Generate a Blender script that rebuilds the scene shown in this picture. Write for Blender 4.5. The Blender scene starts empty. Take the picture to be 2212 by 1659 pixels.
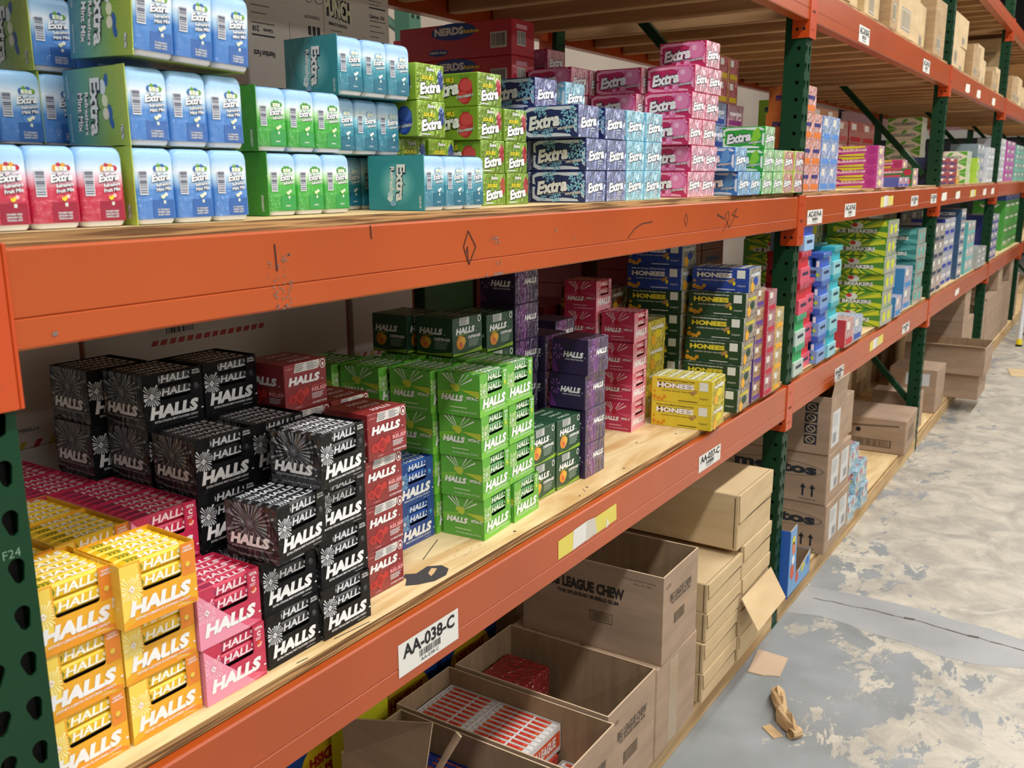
import bpy, math, random
from mathutils import Matrix, Vector
random.seed(7)
S = bpy.context.scene
COL = S.collection
# ---------------------------------------------------------------- camera
cam = bpy.data.cameras.new('camera'); co = bpy.data.objects.new('camera', cam); COL.objects.link(co)
YAW, PITCH, ROLL = 0.58149, 0.21858, 0.00536
_f = Vector((math.cos(PITCH)*math.cos(YAW), math.cos(PITCH)*math.sin(YAW), -math.sin(PITCH)))
_r = Vector((math.sin(YAW), -math.cos(YAW), 0)); _d = _f.cross(_r)
_rr = _r*math.cos(ROLL)+_d*math.sin(ROLL); _dd = -_r*math.sin(ROLL)+_d*math.cos(ROLL)
M = Matrix((( _rr.x, -_dd.x, -_f.x, 0), (_rr.y, -_dd.y, -_f.y, -1.0), (_rr.z, -_dd.z, -_f.z, 1.76), (0, 0, 0, 1)))
co.matrix_world = M
cam.sensor_width = 36; cam.lens = 36*2000.0/2212; cam.clip_start = 0.02; cam.clip_end = 100
cam.dof.use_dof = True; cam.dof.focus_distance = 2.0; cam.dof.aperture_fstop = 9.0
S.camera = co
# ---------------------------------------------------------------- world, exposure, light
S.view_settings.view_transform = 'Standard'; S.view_settings.look = 'None'
S.view_settings.gamma = 1; S.view_settings.use_curve_mapping = False
S.view_settings.exposure = -0.50
w = bpy.data.worlds.new('hall_air'); S.world = w; w.use_nodes = True
w.node_tree.nodes['Background'].inputs[0].default_value = (0.80, 0.84, 0.90, 1)
w.node_tree.nodes['Background'].inputs[1].default_value = 0.10

def area(name, loc, sx, sy, power, rot=(0, 0, 0), col=(1, 0.985, 0.965)):
    l = bpy.data.lights.new(name, 'AREA'); l.shape = 'RECTANGLE'; l.size = sx; l.size_y = sy
    l.energy = power; l.color = col
    o = bpy.data.objects.new(name, l); COL.objects.link(o); o.location = loc; o.rotation_euler = rot
    return o
LX = [(-1.4, 165), (1.4, 165), (4.6, 165), (8.0, 165), (11.6, 165), (15.4, 165)]
for lx, p in LX:
    area('ceiling_lamp', (lx, -1.75, 5.1), 2.4, 0.30, p)
for ly in (-6.2, -9.6):
    for lx in (-3.0, 1.0, 5.0, 9.0, 14.0):
        area('hall_lamp', (lx, ly, 5.1), 2.4, 0.4, 115)
for lx in (0.5, 5.5, 11.0, 17):
    area('far_aisle_lamp', (lx, 3.1, 5.4), 2.4, 0.3, 70)
# ---------------------------------------------------------------- colour, materials
def lin(c):
    return c/12.92 if c <= 0.04045 else ((c+0.055)/1.055)**2.4
def hx(h):
    h = h.lstrip('#'); return tuple(lin(int(h[i:i+2], 16)/255) for i in (0, 2, 4))+(1,)
MATS = {}
def newmat(name):
    m = bpy.data.materials.new(name); m.use_nodes = True
    nt = m.node_tree; b = nt.nodes['Principled BSDF']
    return m, nt, b
def mat(hexc, rough=0.55, coat=0.0, wrink=0.0, metal=0.0, spec=0.5):
    """plain print / card / paint colour, with an optional shrink-film clear coat"""
    k = (hexc, rough, coat, wrink, metal, spec)
    if k in MATS: return MATS[k]
    m, nt, b = newmat('c_%s_%g_%g_%g' % (hexc, rough, coat, wrink))
    b.inputs['Base Color'].default_value = hx(hexc)
    b.inputs['Roughness'].default_value = rough; b.inputs['Metallic'].default_value = metal
    b.inputs['Specular IOR Level'].default_value = spec
    if coat:
        b.inputs['Coat Weight'].default_value = coat; b.inputs['Coat Roughness'].default_value = 0.07
        wrinkle(nt, b, wrink)
    MATS[k] = m; return m
def wrinkle(nt, b, wrink):
    if not wrink: return
    tc = nt.nodes.new('ShaderNodeTexCoord'); n = nt.nodes.new('ShaderNodeTexNoise'); n2 = nt.nodes.new('ShaderNodeTexNoise')
    mp = nt.nodes.new('ShaderNodeMapping'); mp.inputs['Scale'].default_value = (1, 1, 2.2); mp.inputs['Rotation'].default_value = (0.5, 0.7, 0.2)
    nt.links.new(tc.outputs['Object'], mp.inputs[0])
    n.inputs['Scale'].default_value = 38; n.inputs['Detail'].default_value = 3; n.inputs['Distortion'].default_value = 1.4
    n2.inputs['Scale'].default_value = 150; n2.inputs['Detail'].default_value = 1; n2.inputs['Distortion'].default_value = 2
    nt.links.new(mp.outputs[0], n.inputs['Vector']); nt.links.new(mp.outputs[0], n2.inputs['Vector'])
    ad = nt.nodes.new('ShaderNodeMath'); ad.operation = 'MULTIPLY_ADD'; ad.inputs[1].default_value = 0.25
    nt.links.new(n2.outputs[0], ad.inputs[0]); nt.links.new(n.outputs[0], ad.inputs[2])
    bp = nt.nodes.new('ShaderNodeBump'); bp.inputs['Strength'].default_value = min(1, wrink); bp.inputs['Distance'].default_value = 0.04 if wrink < 0.8 else 0.028
    nt.links.new(ad.outputs[0], bp.inputs['Height']); nt.links.new(bp.outputs[0], b.inputs['Coat Normal'])
    if wrink >= 0.8:
        b.inputs['Coat IOR'].default_value = 1.8; b.inputs['Coat Roughness'].default_value = 0.08; nt.links.new(bp.outputs[0], b.inputs['Normal']); n.inputs['Scale'].default_value = 30; n.inputs['Detail'].default_value = 2; n.inputs['Distortion'].default_value = 1.2; ad.inputs[1].default_value = 0.0; mp.inputs['Scale'].default_value = (1.6, 1, 0.8)
def film(hexc, wr=0.35): return mat(hexc, 0.5, 0.55, wr)
def grad(name, stops, axis='Z', lo=0, hi=1, coat=0.6, wr=0.3, rough=0.4):
    """printed colour gradient along an object axis"""
    k = ('grad', name)
    if k in MATS: return MATS[k]
    m, nt, b = newmat('print_'+name)
    tc = nt.nodes.new('ShaderNodeTexCoord'); sp = nt.nodes.new('ShaderNodeSeparateXYZ'); nt.links.new(tc.outputs['Object'], sp.inputs[0])
    mr = nt.nodes.new('ShaderNodeMapRange'); mr.inputs['From Min'].default_value = lo; mr.inputs['From Max'].default_value = hi
    nt.links.new(sp.outputs[axis], mr.inputs['Value'])
    cr = nt.nodes.new('ShaderNodeValToRGB'); nt.links.new(mr.outputs[0], cr.inputs[0])
    e = cr.color_ramp.elements
    e[0].position = stops[0][0]; e[0].color = hx(stops[0][1]); e[1].position = stops[-1][0]; e[1].color = hx(stops[-1][1])
    for p, c in stops[1:-1]:
        q = e.new(p); q.color = hx(c)
    nt.links.new(cr.outputs[0], b.inputs['Base Color']); b.inputs['Roughness'].default_value = rough
    b.inputs['Coat Weight'].default_value = coat; b.inputs['Coat Roughness'].default_value = 0.1
    wrinkle(nt, b, wr)
    MATS[k] = m; return m
def noisy(name, c1, c2, scale=6, rough=0.6, sc=(1, 1, 1), lo=0.4, hi=0.6, bump=0.0, metal=0.0, c3=None, dist=0.0, detail=5, coat=0, w3=0.68):
    k = ('noisy', name)
    if k in MATS: return MATS[k]
    m, nt, b = newmat(name)
    tc = nt.nodes.new('ShaderNodeTexCoord'); mp = nt.nodes.new('ShaderNodeMapping'); mp.inputs['Scale'].default_value = sc
    nt.links.new(tc.outputs['Object'], mp.inputs[0])
    n = nt.nodes.new('ShaderNodeTexNoise'); n.inputs['Scale'].default_value = scale; n.inputs['Detail'].default_value = detail; n.inputs['Distortion'].default_value = dist
    nt.links.new(mp.outputs[0], n.inputs['Vector'])
    cr = nt.nodes.new('ShaderNodeValToRGB'); e = cr.color_ramp.elements
    e[0].position = lo; e[0].color = hx(c1); e[1].position = hi; e[1].color = hx(c2)
    if c3: q = e.new(w3); q.color = hx(c3)
    nt.links.new(n.outputs[0], cr.inputs[0]); nt.links.new(cr.outputs[0], b.inputs['Base Color'])
    b.inputs['Roughness'].default_value = rough; b.inputs['Metallic'].default_value = metal
    if coat: b.inputs['Coat Weight'].default_value = coat
    if bump:
        bp = nt.nodes.new('ShaderNodeBump'); bp.inputs['Strength'].default_value = bump; bp.inputs['Distance'].default_value = 0.004
        nt.links.new(n.outputs[0], bp.inputs['Height']); nt.links.new(bp.outputs[0], b.inputs['Normal'])
    MATS[k] = m; return m
def paint_mat(name, base, chip, rough=0.38, amount=0.70, coat=0.8, spec=0.5):
    """enamel paint with small worn chips"""
    k = ('paint', name)
    if k in MATS: return MATS[k]
    m, nt, b = newmat(name)
    tc = nt.nodes.new('ShaderNodeTexCoord')
    n = nt.nodes.new('ShaderNodeTexNoise'); n.inputs['Scale'].default_value = 9; n.inputs['Detail'].default_value = 9; n.inputs['Roughness'].default_value = 0.72
    n2 = nt.nodes.new('ShaderNodeTexNoise'); n2.inputs['Scale'].default_value = 1.7; n2.inputs['Detail'].default_value = 3
    nt.links.new(tc.outputs['Object'], n.inputs[0]); nt.links.new(tc.outputs['Object'], n2.inputs[0])
    cr = nt.nodes.new('ShaderNodeValToRGB'); e = cr.color_ramp.elements; e[0].position = amount; e[1].position = amount+0.012
    e[0].color = (0, 0, 0, 1); e[1].color = (1, 1, 1, 1); nt.links.new(n.outputs[0], cr.inputs[0])
    c2 = nt.nodes.new('ShaderNodeValToRGB'); f = c2.color_ramp.elements; f[0].position = 0.3; f[1].position = 0.7
    a = hx(base); f[0].color = (a[0]*0.86, a[1]*0.82, a[2]*0.8, 1); f[1].color = (min(1, a[0]*1.1), a[1]*1.12, a[2]*1.1, 1)
    nt.links.new(n2.outputs[0], c2.inputs[0])
    mx = nt.nodes.new('ShaderNodeMix'); mx.data_type = 'RGBA'
    nt.links.new(cr.outputs[0], mx.inputs['Factor']); nt.links.new(c2.outputs[0], mx.inputs['A']); mx.inputs['B'].default_value = hx(chip)
    nt.links.new(mx.outputs['Result'], b.inputs['Base Color']); b.inputs['Roughness'].default_value = rough
    b.inputs['Coat Weight'].default_value = coat; b.inputs['Coat Roughness'].default_value = 0.28; b.inputs['Coat IOR'].default_value = 1.55; b.inputs['Specular IOR Level'].default_value = spec
    MATS[k] = m; return m
ORANGE = paint_mat('orange_enamel', 'B04808', '5E5654', 0.38, 0.735, 0.42)
ORANGE_B = paint_mat('orange_bracket_enamel', 'C04408', '6A5E5A', 0.38, 0.66, 0.4)
GREEN = paint_mat('green_enamel', '103A22', '6C7A6E', 0.45, 0.75, 0.0, 0.25)
LGREEN = paint_mat('pale_green_enamel', '3E7A62', '7C8A7E', 0.5, 0.8)
DARK = mat('0B0A09', 0.9)
CARD = noisy('corrugated_card', 'A08462', 'B4976F', 5, 0.85, (1, 1, 7), 0.35, 0.65, 0.05)
CARD2 = noisy('pale_corrugated_card', 'BFA57C', 'CDB48B', 4, 0.85, (1, 1, 5), 0.35, 0.65, 0.05)
CARD3 = noisy('grey_brown_card', '97806A', 'AA9078', 4, 0.85, (1, 1, 5), 0.35, 0.65, 0.05)
CARDIN = noisy('card_inside', '8C7358', '9C8263', 5, 0.9, (7, 7, 1), 0.35, 0.65, 0.05)
EDGE = mat('CDB695', 0.9); INK = mat('22252C', 0.8); WHITE = mat('E9E8E4', 0.6); PAPER = mat('D8D6D0', 0.7)
PLY = noisy('plywood_face', 'E2C998', 'C79F66', 2.2, 0.6, (1.2, 6.5, 1), 0.42, 0.72, 0.08, dist=1.6, detail=6, c3='B5834C', w3=0.85)
PLYEDGE = noisy('plywood_edge', '6A4A28', 'B8935E', 14, 0.8, (0.35, 1, 16), 0.42, 0.56, 0.4, dist=0.5)
LUMBER = noisy('pine_lumber', 'A67E54', 'C29A6C', 2.0, 0.7, (12, 1.0, 8), 0.4, 0.65, 0.1, dist=0.7, c3='9C6C40', w3=0.8)
LUMBERX = noisy('pine_kerb', 'B08E60', 'CDAE80', 2.5, 0.75, (0.8, 8, 10), 0.4, 0.65, 0.15, dist=0.7, c3='8A6640', w3=0.8)
# ---------------------------------------------------------------- text polygons
_T = {}
def text_poly(s, bold=0.0):
    k = (s, bold)
    if k in _T: return _T[k]
    c = bpy.data.curves.new('t', 'FONT'); c.body = s; c.size = 1; c.offset = bold; c.resolution_u = 2; c.fill_mode = 'FRONT'
    o = bpy.data.objects.new('t', c)
    COL.objects.link(o); dg = bpy.context.evaluated_depsgraph_get(); oe = o.evaluated_get(dg); me = oe.to_mesh()
    vs = [(v.co.x, v.co.y) for v in me.vertices]; fs = [tuple(p.vertices) for p in me.polygons]
    oe.to_mesh_clear(); bpy.data.objects.remove(o); bpy.data.curves.remove(c)
    x0 = min(v[0] for v in vs); x1 = max(v[0] for v in vs); y0 = min(v[1] for v in vs); y1 = max(v[1] for v in vs)
    vs = [((x-(x0+x1)/2)/(y1-y0), (y-y0)/(y1-y0)-0.5) for x, y in vs]
    _T[k] = (vs, fs, (x1-x0)/(y1-y0)); return _T[k]
# ---------------------------------------------------------------- geometry collector
class Fr:
    """a face frame: origin, right, up, outward normal, size"""
    def __init__(s, O, U, V, w, h):
        s.O = Vector(O); s.U = Vector(U).normalized(); s.V = Vector(V).normalized(); s.N = s.U.cross(s.V); s.w = w; s.h = h
    def p(s, u, v, l=0): return s.O+s.U*u+s.V*v+s.N*l
class G:
    def __init__(s): s.v = []; s.f = []; s.m = []; s.mats = []
    def mi(s, m):
        if m not in s.mats: s.mats.append(m)
        return s.mats.index(m)
    def poly(s, pts, m):
        n = len(s.v); s.v += [tuple(p) for p in pts]; s.f.append(tuple(range(n, n+len(pts)))); s.m.append(s.mi(m))
    def mesh(s, vs, fs, m):
        n = len(s.v); s.v += [tuple(p) for p in vs]; i = s.mi(m)
        for f in fs: s.f.append(tuple(a+n for a in f)); s.m.append(i)
    def box(s, x0, y0, z0, x1, y1, z1, m, c=0.0, ms=None):
        """chamfered box; ms = dict of face letter -> material (F L R B T D)"""
        ms = ms or {}
        lo = (x0, y0, z0); hi = (x1, y1, z1); n = len(s.v)
        if c <= 0:
            P = [(x, y, z) for z in (z0, z1) for y in (y0, y1) for x in (x0, x1)]; s.v += P
            for k, f in {'D': (0, 2, 3, 1), 'T': (4, 5, 7, 6), 'F': (0, 1, 5, 4), 'B': (2, 6, 7, 3), 'L': (0, 4, 6, 2), 'R': (1, 3, 7, 5)}.items():
                s.f.append(tuple(n+a for a in f)); s.m.append(s.mi(ms.get(k, m)))
            return
        idx = {}
        for a in (0, 1):
            for b in (0, 1):
                for d in (0, 1):
                    q = [(lo, hi)[a][0], (lo, hi)[b][1], (lo, hi)[d][2]]; sg = [1 if t == 0 else -1 for t in (a, b, d)]
                    for ax in range(3):
                        r = [q[i]+(sg[i]*c if i != ax else 0) for i in range(3)]
                        idx[(a, b, d, ax)] = len(s.v); s.v.append(tuple(r))
        I = lambda a, b, d, ax: idx[(a, b, d, ax)]
        def add(f, k): s.f.append(tuple(f)); s.m.append(s.mi(ms.get(k, m)))
        add((I(0, 0, 0, 2), I(0, 1, 0, 2), I(1, 1, 0, 2), I(1, 0, 0, 2)), 'D'); add((I(0, 0, 1, 2), I(1, 0, 1, 2), I(1, 1, 1, 2), I(0, 1, 1, 2)), 'T')
        add((I(0, 0, 0, 1), I(1, 0, 0, 1), I(1, 0, 1, 1), I(0, 0, 1, 1)), 'F'); add((I(0, 1, 0, 1), I(0, 1, 1, 1), I(1, 1, 1, 1), I(1, 1, 0, 1)), 'B')
        add((I(0, 0, 0, 0), I(0, 0, 1, 0), I(0, 1, 1, 0), I(0, 1, 0, 0)), 'L'); add((I(1, 0, 0, 0), I(1, 1, 0, 0), I(1, 1, 1, 0), I(1, 0, 1, 0)), 'R')
        def e(f): s.f.append(tuple(f)); s.m.append(s.mi(m))
        for a in (0, 1):
            for b in (0, 1):
                f = [I(a, b, 0, 0), I(a, b, 0, 1), I(a, b, 1, 1), I(a, b, 1, 0)]; e(f if a == b else f[::-1])
        for a in (0, 1):
            for d in (0, 1):
                f = [I(a, 0, d, 2), I(a, 0, d, 0), I(a, 1, d, 0), I(a, 1, d, 2)]; e(f if a == d else f[::-1])
        for b in (0, 1):
            for d in (0, 1):
                f = [I(0, b, d, 1), I(0, b, d, 2), I(1, b, d, 2), I(1, b, d, 1)]; e(f if b == d else f[::-1])
        for a in (0, 1):
            for b in (0, 1):
                for d in (0, 1):
                    f = [I(a, b, d, 0), I(a, b, d, 1), I(a, b, d, 2)]; e(f if (a+b+d) % 2 else f[::-1])
    def tube(s, p, q, r, m, n=10, r2=None, cap=True):
        p = Vector(p); q = Vector(q); ax = (q-p).normalized(); t = ax.orthogonal().normalized(); u = ax.cross(t); r2 = r if r2 is None else r2
        vs = [p+(t*math.cos(a)+u*math.sin(a))*r for a in [2*math.pi*i/n for i in range(n)]]+[q+(t*math.cos(a)+u*math.sin(a))*r2 for a in [2*math.pi*i/n for i in range(n)]]
        fs = [(i, (i+1) % n, n+(i+1) % n, n+i) for i in range(n)]
        if cap: fs += [tuple(range(n-1, -1, -1)), tuple(range(n, 2*n))]
        s.mesh(vs, fs, m)
    def loft(s, rings, m, cap=True, capm=None):
        n = len(rings[0]); vs = [p for r in rings for p in r]
        fs = [(k*n+i, k*n+(i+1) % n, (k+1)*n+(i+1) % n, (k+1)*n+i) for k in range(len(rings)-1) for i in range(n)]
        s.mesh(vs, fs, m)
        if cap: s.poly(rings[0][::-1], capm or m); s.poly(rings[-1], capm or m)
    def dec(s, fr, pts, m, l=0.0004): s.poly([fr.p(u, v, l) for u, v in pts], m)
    def rect(s, fr, u0, v0, u1, v1, m, l=0.0004): s.dec(fr, [(u0, v0), (u1, v0), (u1, v1), (u0, v1)], m, l)
    def disc(s, fr, u, v, r, m, l=0.0004, n=16, ry=None, rot=0):
        ry = ry or r; c, q = math.cos(rot), math.sin(rot)
        s.dec(fr, [(u+r*math.cos(a)*c-ry*math.sin(a)*q, v+r*math.cos(a)*q+ry*math.sin(a)*c) for a in [2*math.pi*i/n for i in range(n)]], m, l)
    def text(s, fr, t, u, v, h, m, w=None, bold=0.0, shear=0.0, rot=0.0, l=0.0006, slope=0.0, out=None, ow=0.05):
        """text centred on (u,v) with cap height h; out = outline material underneath"""
        for layer in ((1, 0) if out else (0,)):
            vs, fs, asp = text_poly(t, bold+(ow if layer else 0))
            sx = (w/asp) if w else h
            hh = h
            if layer:
                a0 = text_poly(t, bold)[2]; sx = (w/a0 if w else h); hh = h*1.0
                sx, hh = sx*1.03, hh*1.14
            c, q = math.cos(rot), math.sin(rot); pts = []
            for x, y in vs:
                X = x*sx+shear*y*hh; Y = y*hh+slope*x*sx
                pts.append(fr.p(u+X*c-Y*q, v+X*q+Y*c, l-(0.0003 if layer else 0)))
            s.mesh(pts, fs, out if layer else m)
    def bars(s, fr, u0, v0, u1, v1, m, vert=True, n=14, seed=1, l=0.0006):
        rd = random.Random(seed); L = (u1-u0) if vert else (v1-v0); p = 0
        while p < L:
            t = L/n*rd.choice((0.25, 0.4, 0.6, 0.8))
            if vert: s.rect(fr, u0+p, v0, min(u0+p+t, u1), v1, m, l)
            else: s.rect(fr, u0, v0+p, u1, min(v0+p+t, v1), m, l)
            p += t+L/n*rd.choice((0.3, 0.5, 0.7))
    def lines(s, fr, u0, v0, u1, v1, m, n=4, seed=3, l=0.0006, th=0.35):
        rd = random.Random(seed); dv = (v1-v0)/n
        for i in range(n):
            s.rect(fr, u0, v0+dv*(i+0.5-th/2), u0+(u1-u0)*rd.uniform(0.55, 1), v0+dv*(i+0.5+th/2), m, l)
    def build(s, name, parent=None, smooth=False, kind=None):
        me = bpy.data.meshes.new(name); me.from_pydata(s.v, [], s.f)
        for m in s.mats: me.materials.append(m)
        me.polygons.foreach_set('material_index', s.m)
        if smooth: me.polygons.foreach_set('use_smooth', [True]*len(s.f))
        me.update(); o = bpy.data.objects.new(name, me); COL.objects.link(o)
        if parent: o.parent = parent
        if kind: o['kind'] = kind
        return o
def faces(W, D, H):
    return (Fr((0, 0, 0), (1, 0, 0), (0, 0, 1), W, H), Fr((0, D, 0), (0, -1, 0), (0, 0, 1), D, H), Fr((0, 0, H), (1, 0, 0), (0, 1, 0), W, D), Fr((W, 0, 0), (0, 1, 0), (0, 0, 1), D, H))
def tag(o, label, cat, group=None, kind=None):
    o['label'] = label; o['category'] = cat
    if group: o['group'] = group
    if kind: o['kind'] = kind
    return o
def empty(name, loc=(0, 0, 0), rz=0):
    o = bpy.data.objects.new(name, None); COL.objects.link(o); o.location = loc; o.rotation_euler = (0, 0, rz); o.empty_display_size = 0.05
    return o
TPL = {}
def instance(key, maker, name, loc, rz=0, tilt=None):
    """copy of a thing with copies of its parts and sub-parts (first call builds it)"""
    if key not in TPL:
        o = maker(); TPL[key] = o; r = o
    else:
        src = TPL[key]; r = src.copy(); COL.objects.link(r)
        for ch in list(src.children):
            c = ch.copy(); COL.objects.link(c); c.parent = r
            for g in list(ch.children):
                d = g.copy(); COL.objects.link(d); d.parent = c
    r.location = loc; r.rotation_euler = (tilt[0] if tilt else 0, tilt[1] if tilt else 0, rz)
    return r
UP = ['lowest', 'second up', 'third up', 'fourth up', 'fifth up', 'sixth up', 'seventh up']
ORD = ['bottom', 'second from the bottom', 'third from the bottom', 'fourth from the bottom', 'fifth from the bottom', 'sixth from the bottom', 'seventh from the bottom', 'eighth from the bottom']
def lv(i, n): return '' if n == 1 else ('topmost ' if i == n-1 else UP[i]+' ')
def level(i, n):
    if n == 1: return ''
    if i == n-1: return 'topmost in '
    return UP[i]+' in '
# ================================================================= rack
POSTX = [0.46, 3.395, 6.33, 9.265, 12.2, 15.13, 18.06]; PW, PD = 0.068, 0.074
ZL, ZM, ZU, ZV = 0.992, 1.690, 2.405, 3.05          # beam tops
RD = 1.08                                           # rack depth
def holed_strip(g, fr, u0, u1, v0, v1, holes, m, deep=0.012):
    """flat strip with real holes; holes = list of outlines; each gets an inner rim and the hollow behind it"""
    import bmesh
    bm = bmesh.new(); es = []
    def loop(pts):
        vs = [bm.verts.new((p[0], p[1], 0)) for p in pts]
        return [bm.edges.new((vs[i], vs[(i+1) % len(vs)])) for i in range(len(vs))]
    es += loop([(u0, v0), (u1, v0), (u1, v1), (u0, v1)])
    for h in holes: es += loop(h)
    bmesh.ops.triangle_fill(bm, use_beauty=True, edges=es)
    bm.verts.ensure_lookup_table(); bm.verts.index_update()
    vs = [fr.p(v.co.x, v.co.y) for v in bm.verts]; fs = []
    for f in bm.faces:
        t = [v.index for v in f.verts]
        if f.normal.z < 0: t = t[::-1]
        fs.append(t)
    bm.free(); g.mesh(vs, fs, m)
    for h in holes:
        n = len(h)
        for i in range(n):
            a, b = h[i], h[(i+1) % n]
            g.poly([fr.p(*a), fr.p(*b), fr.p(*b, -0.003), fr.p(*a, -0.003)], m)
def tear(u, v, r=0.0105, k=1.0):
    """teardrop slot: wide round top and narrow foot leaning inward"""
    pts = []
    for i in range(9):
        a = -0.35+(math.pi+0.7)*i/8; pts.append((u+r*math.cos(a), v+r*math.sin(a)))
    pts += [(u+r*0.25*k-r*0.55, v-r*1.9), (u+r*0.25*k, v-r*2.25), (u+r*0.25*k+r*0.5, v-r*1.9)]
    return pts
def sq(u, v, r): return [(u-r, v-r), (u+r, v-r), (u+r, v+r), (u-r, v+r)]
def make_post(x, y, z0, z1, name, parent, m, lip=0.004, face=True):
    g = G()
    if face:
        zz = z0; pitch = 0.0575
        fr = Fr((x, y, 0), (1, 0, 0), (0, 0, 1), PW, 1); fl = Fr((x, y+PD, 0), (0, -1, 0), (0, 0, 1), PD, 1); frr = Fr((x+PW, y, 0), (0, 1, 0), (0, 0, 1), PD, 1)
        # strips cut in cells so each triangulation stays small
        z = z0; k = 0
        base = 1.44-20*pitch
        while z < z1-1e-4:
            ze = min(z+(pitch if z > z0+1e-6 else 0.0325), z1)
            c = z+pitch*0.55
            if ze-z > pitch*0.95:
                holed_strip(g, fr, 0, PW, z, ze, [tear(PW*0.16, c, 0.0098, -1), tear(PW*0.70, c, 0.0098, 1)], m)
                holed_strip(g, fl, 0, PD, z, ze, [sq(PD-0.024, c, 0.006)], m)
            else:
                g.rect(fr, 0, z, PW, ze, m, 0); g.rect(fl, 0, z, PD, ze, m, 0)
            z = ze
        g.rect(frr, 0, z0, PD, z1, m, 0)
        g.poly([(x, y+PD, z0), (x, y+PD, z1), (x+PW, y+PD, z1), (x+PW, y+PD, z0)], m)
        g.poly([(x, y, z1), (x+PW, y, z1), (x+PW, y+PD, z1), (x, y+PD, z1)], m)
        # black core: painted shade of the hollow seen through the holes
        g.box(x+0.012, y+0.014, z0+0.01, x+PW-0.012, y+PD-0.012, z1-0.01, DARK)
    else:
        g.box(x, y, z0, x+PW, y+PD, z1, m, 0.003)
        fr = Fr((x, y, 0), (1, 0, 0), (0, 0, 1), PW, 1)
        z = 0.1
        while z < z1-0.06:
            for q in (0.28, 0.72): g.disc(fr, PW*q, z, 0.008, DARK, 0.0006, 8)
            z += 0.0575
    return g.build(name, parent)
PLACE_WORDS = ['nearest the camera at the left edge', 'second from the camera', 'third from the camera', 'fourth from the camera', 'fifth from the camera', 'sixth from the camera', 'farthest one']
TOPZ = [3.4, 3.4, 3.4, 4.2, 4.2, 4.2, 4.2]
for i, px in enumerate(POSTX):
    fz = 0.0
    r = tag(empty('rack_frame', (0, 0, 0)), 'green perforated steel rack upright frame, ' + PLACE_WORDS[i], 'rack frame', 'green upright frames of the rack')
    make_post(px, 0.004, 0.006, TOPZ[i], 'front_post', r, GREEN)
    make_post(px, RD-PD, 0.006, TOPZ[i], 'rear_post', r, GREEN, face=False)
    g = G(); g.box(px, 0.0, 0.0, px+PW, 0.09, 0.006, GREEN); g.build('foot_plate', r)
    g = G(); g.box(px, RD-0.09, 0.0, px+PW, RD, 0.006, GREEN); g.build('foot_plate', r)
    xm = px+PW*0.5
    for (ya, za, yb, zb) in ((0.075, 0.33, 1.0, 1.33), (1.0, 1.36, 0.075, 1.74) if i < 1 else (1.0, 1.40, 0.075, 1.62), (0.10, 1.77, 1.0, 2.72), (1.0, 2.75, 0.08, 3.3)):
        g = G(); d = Vector((0, yb-ya, zb-za)).normalized(); n = Vector((0, -d.z, d.y))*0.017
        a = Vector((0, ya, za)); b = Vector((0, yb, zb)); vs = []
        for p in (a, b):
            for s1, s2 in ((-1, -1), (1, -1), (1, 1), (-1, 1)):
                q = p+n*s2; vs.append((xm+0.016*s1, q.y, q.z))
        g.mesh(vs, [(0, 1, 5, 4), (1, 2, 6, 5), (2, 3, 7, 6), (3, 0, 4, 7), (3, 2, 1, 0), (4, 5, 6, 7)], GREEN)
        g.build('diagonal_brace', r)
# scratched letters on the nearest post
frp = Fr((POSTX[0], 0.004, 0), (1, 0, 0), (0, 0, 1), PW, 1)
SCR = mat('7FA08A', 0.5)
g = G(); g.text(frp, 'F24', 0.044, 1.352, 0.010, SCR, w=0.020, bold=-0.01)
o = g.build('scratched_mark'); o.parent = [c for c in bpy.data.objects if c.name == 'rack_frame'][0]

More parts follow.
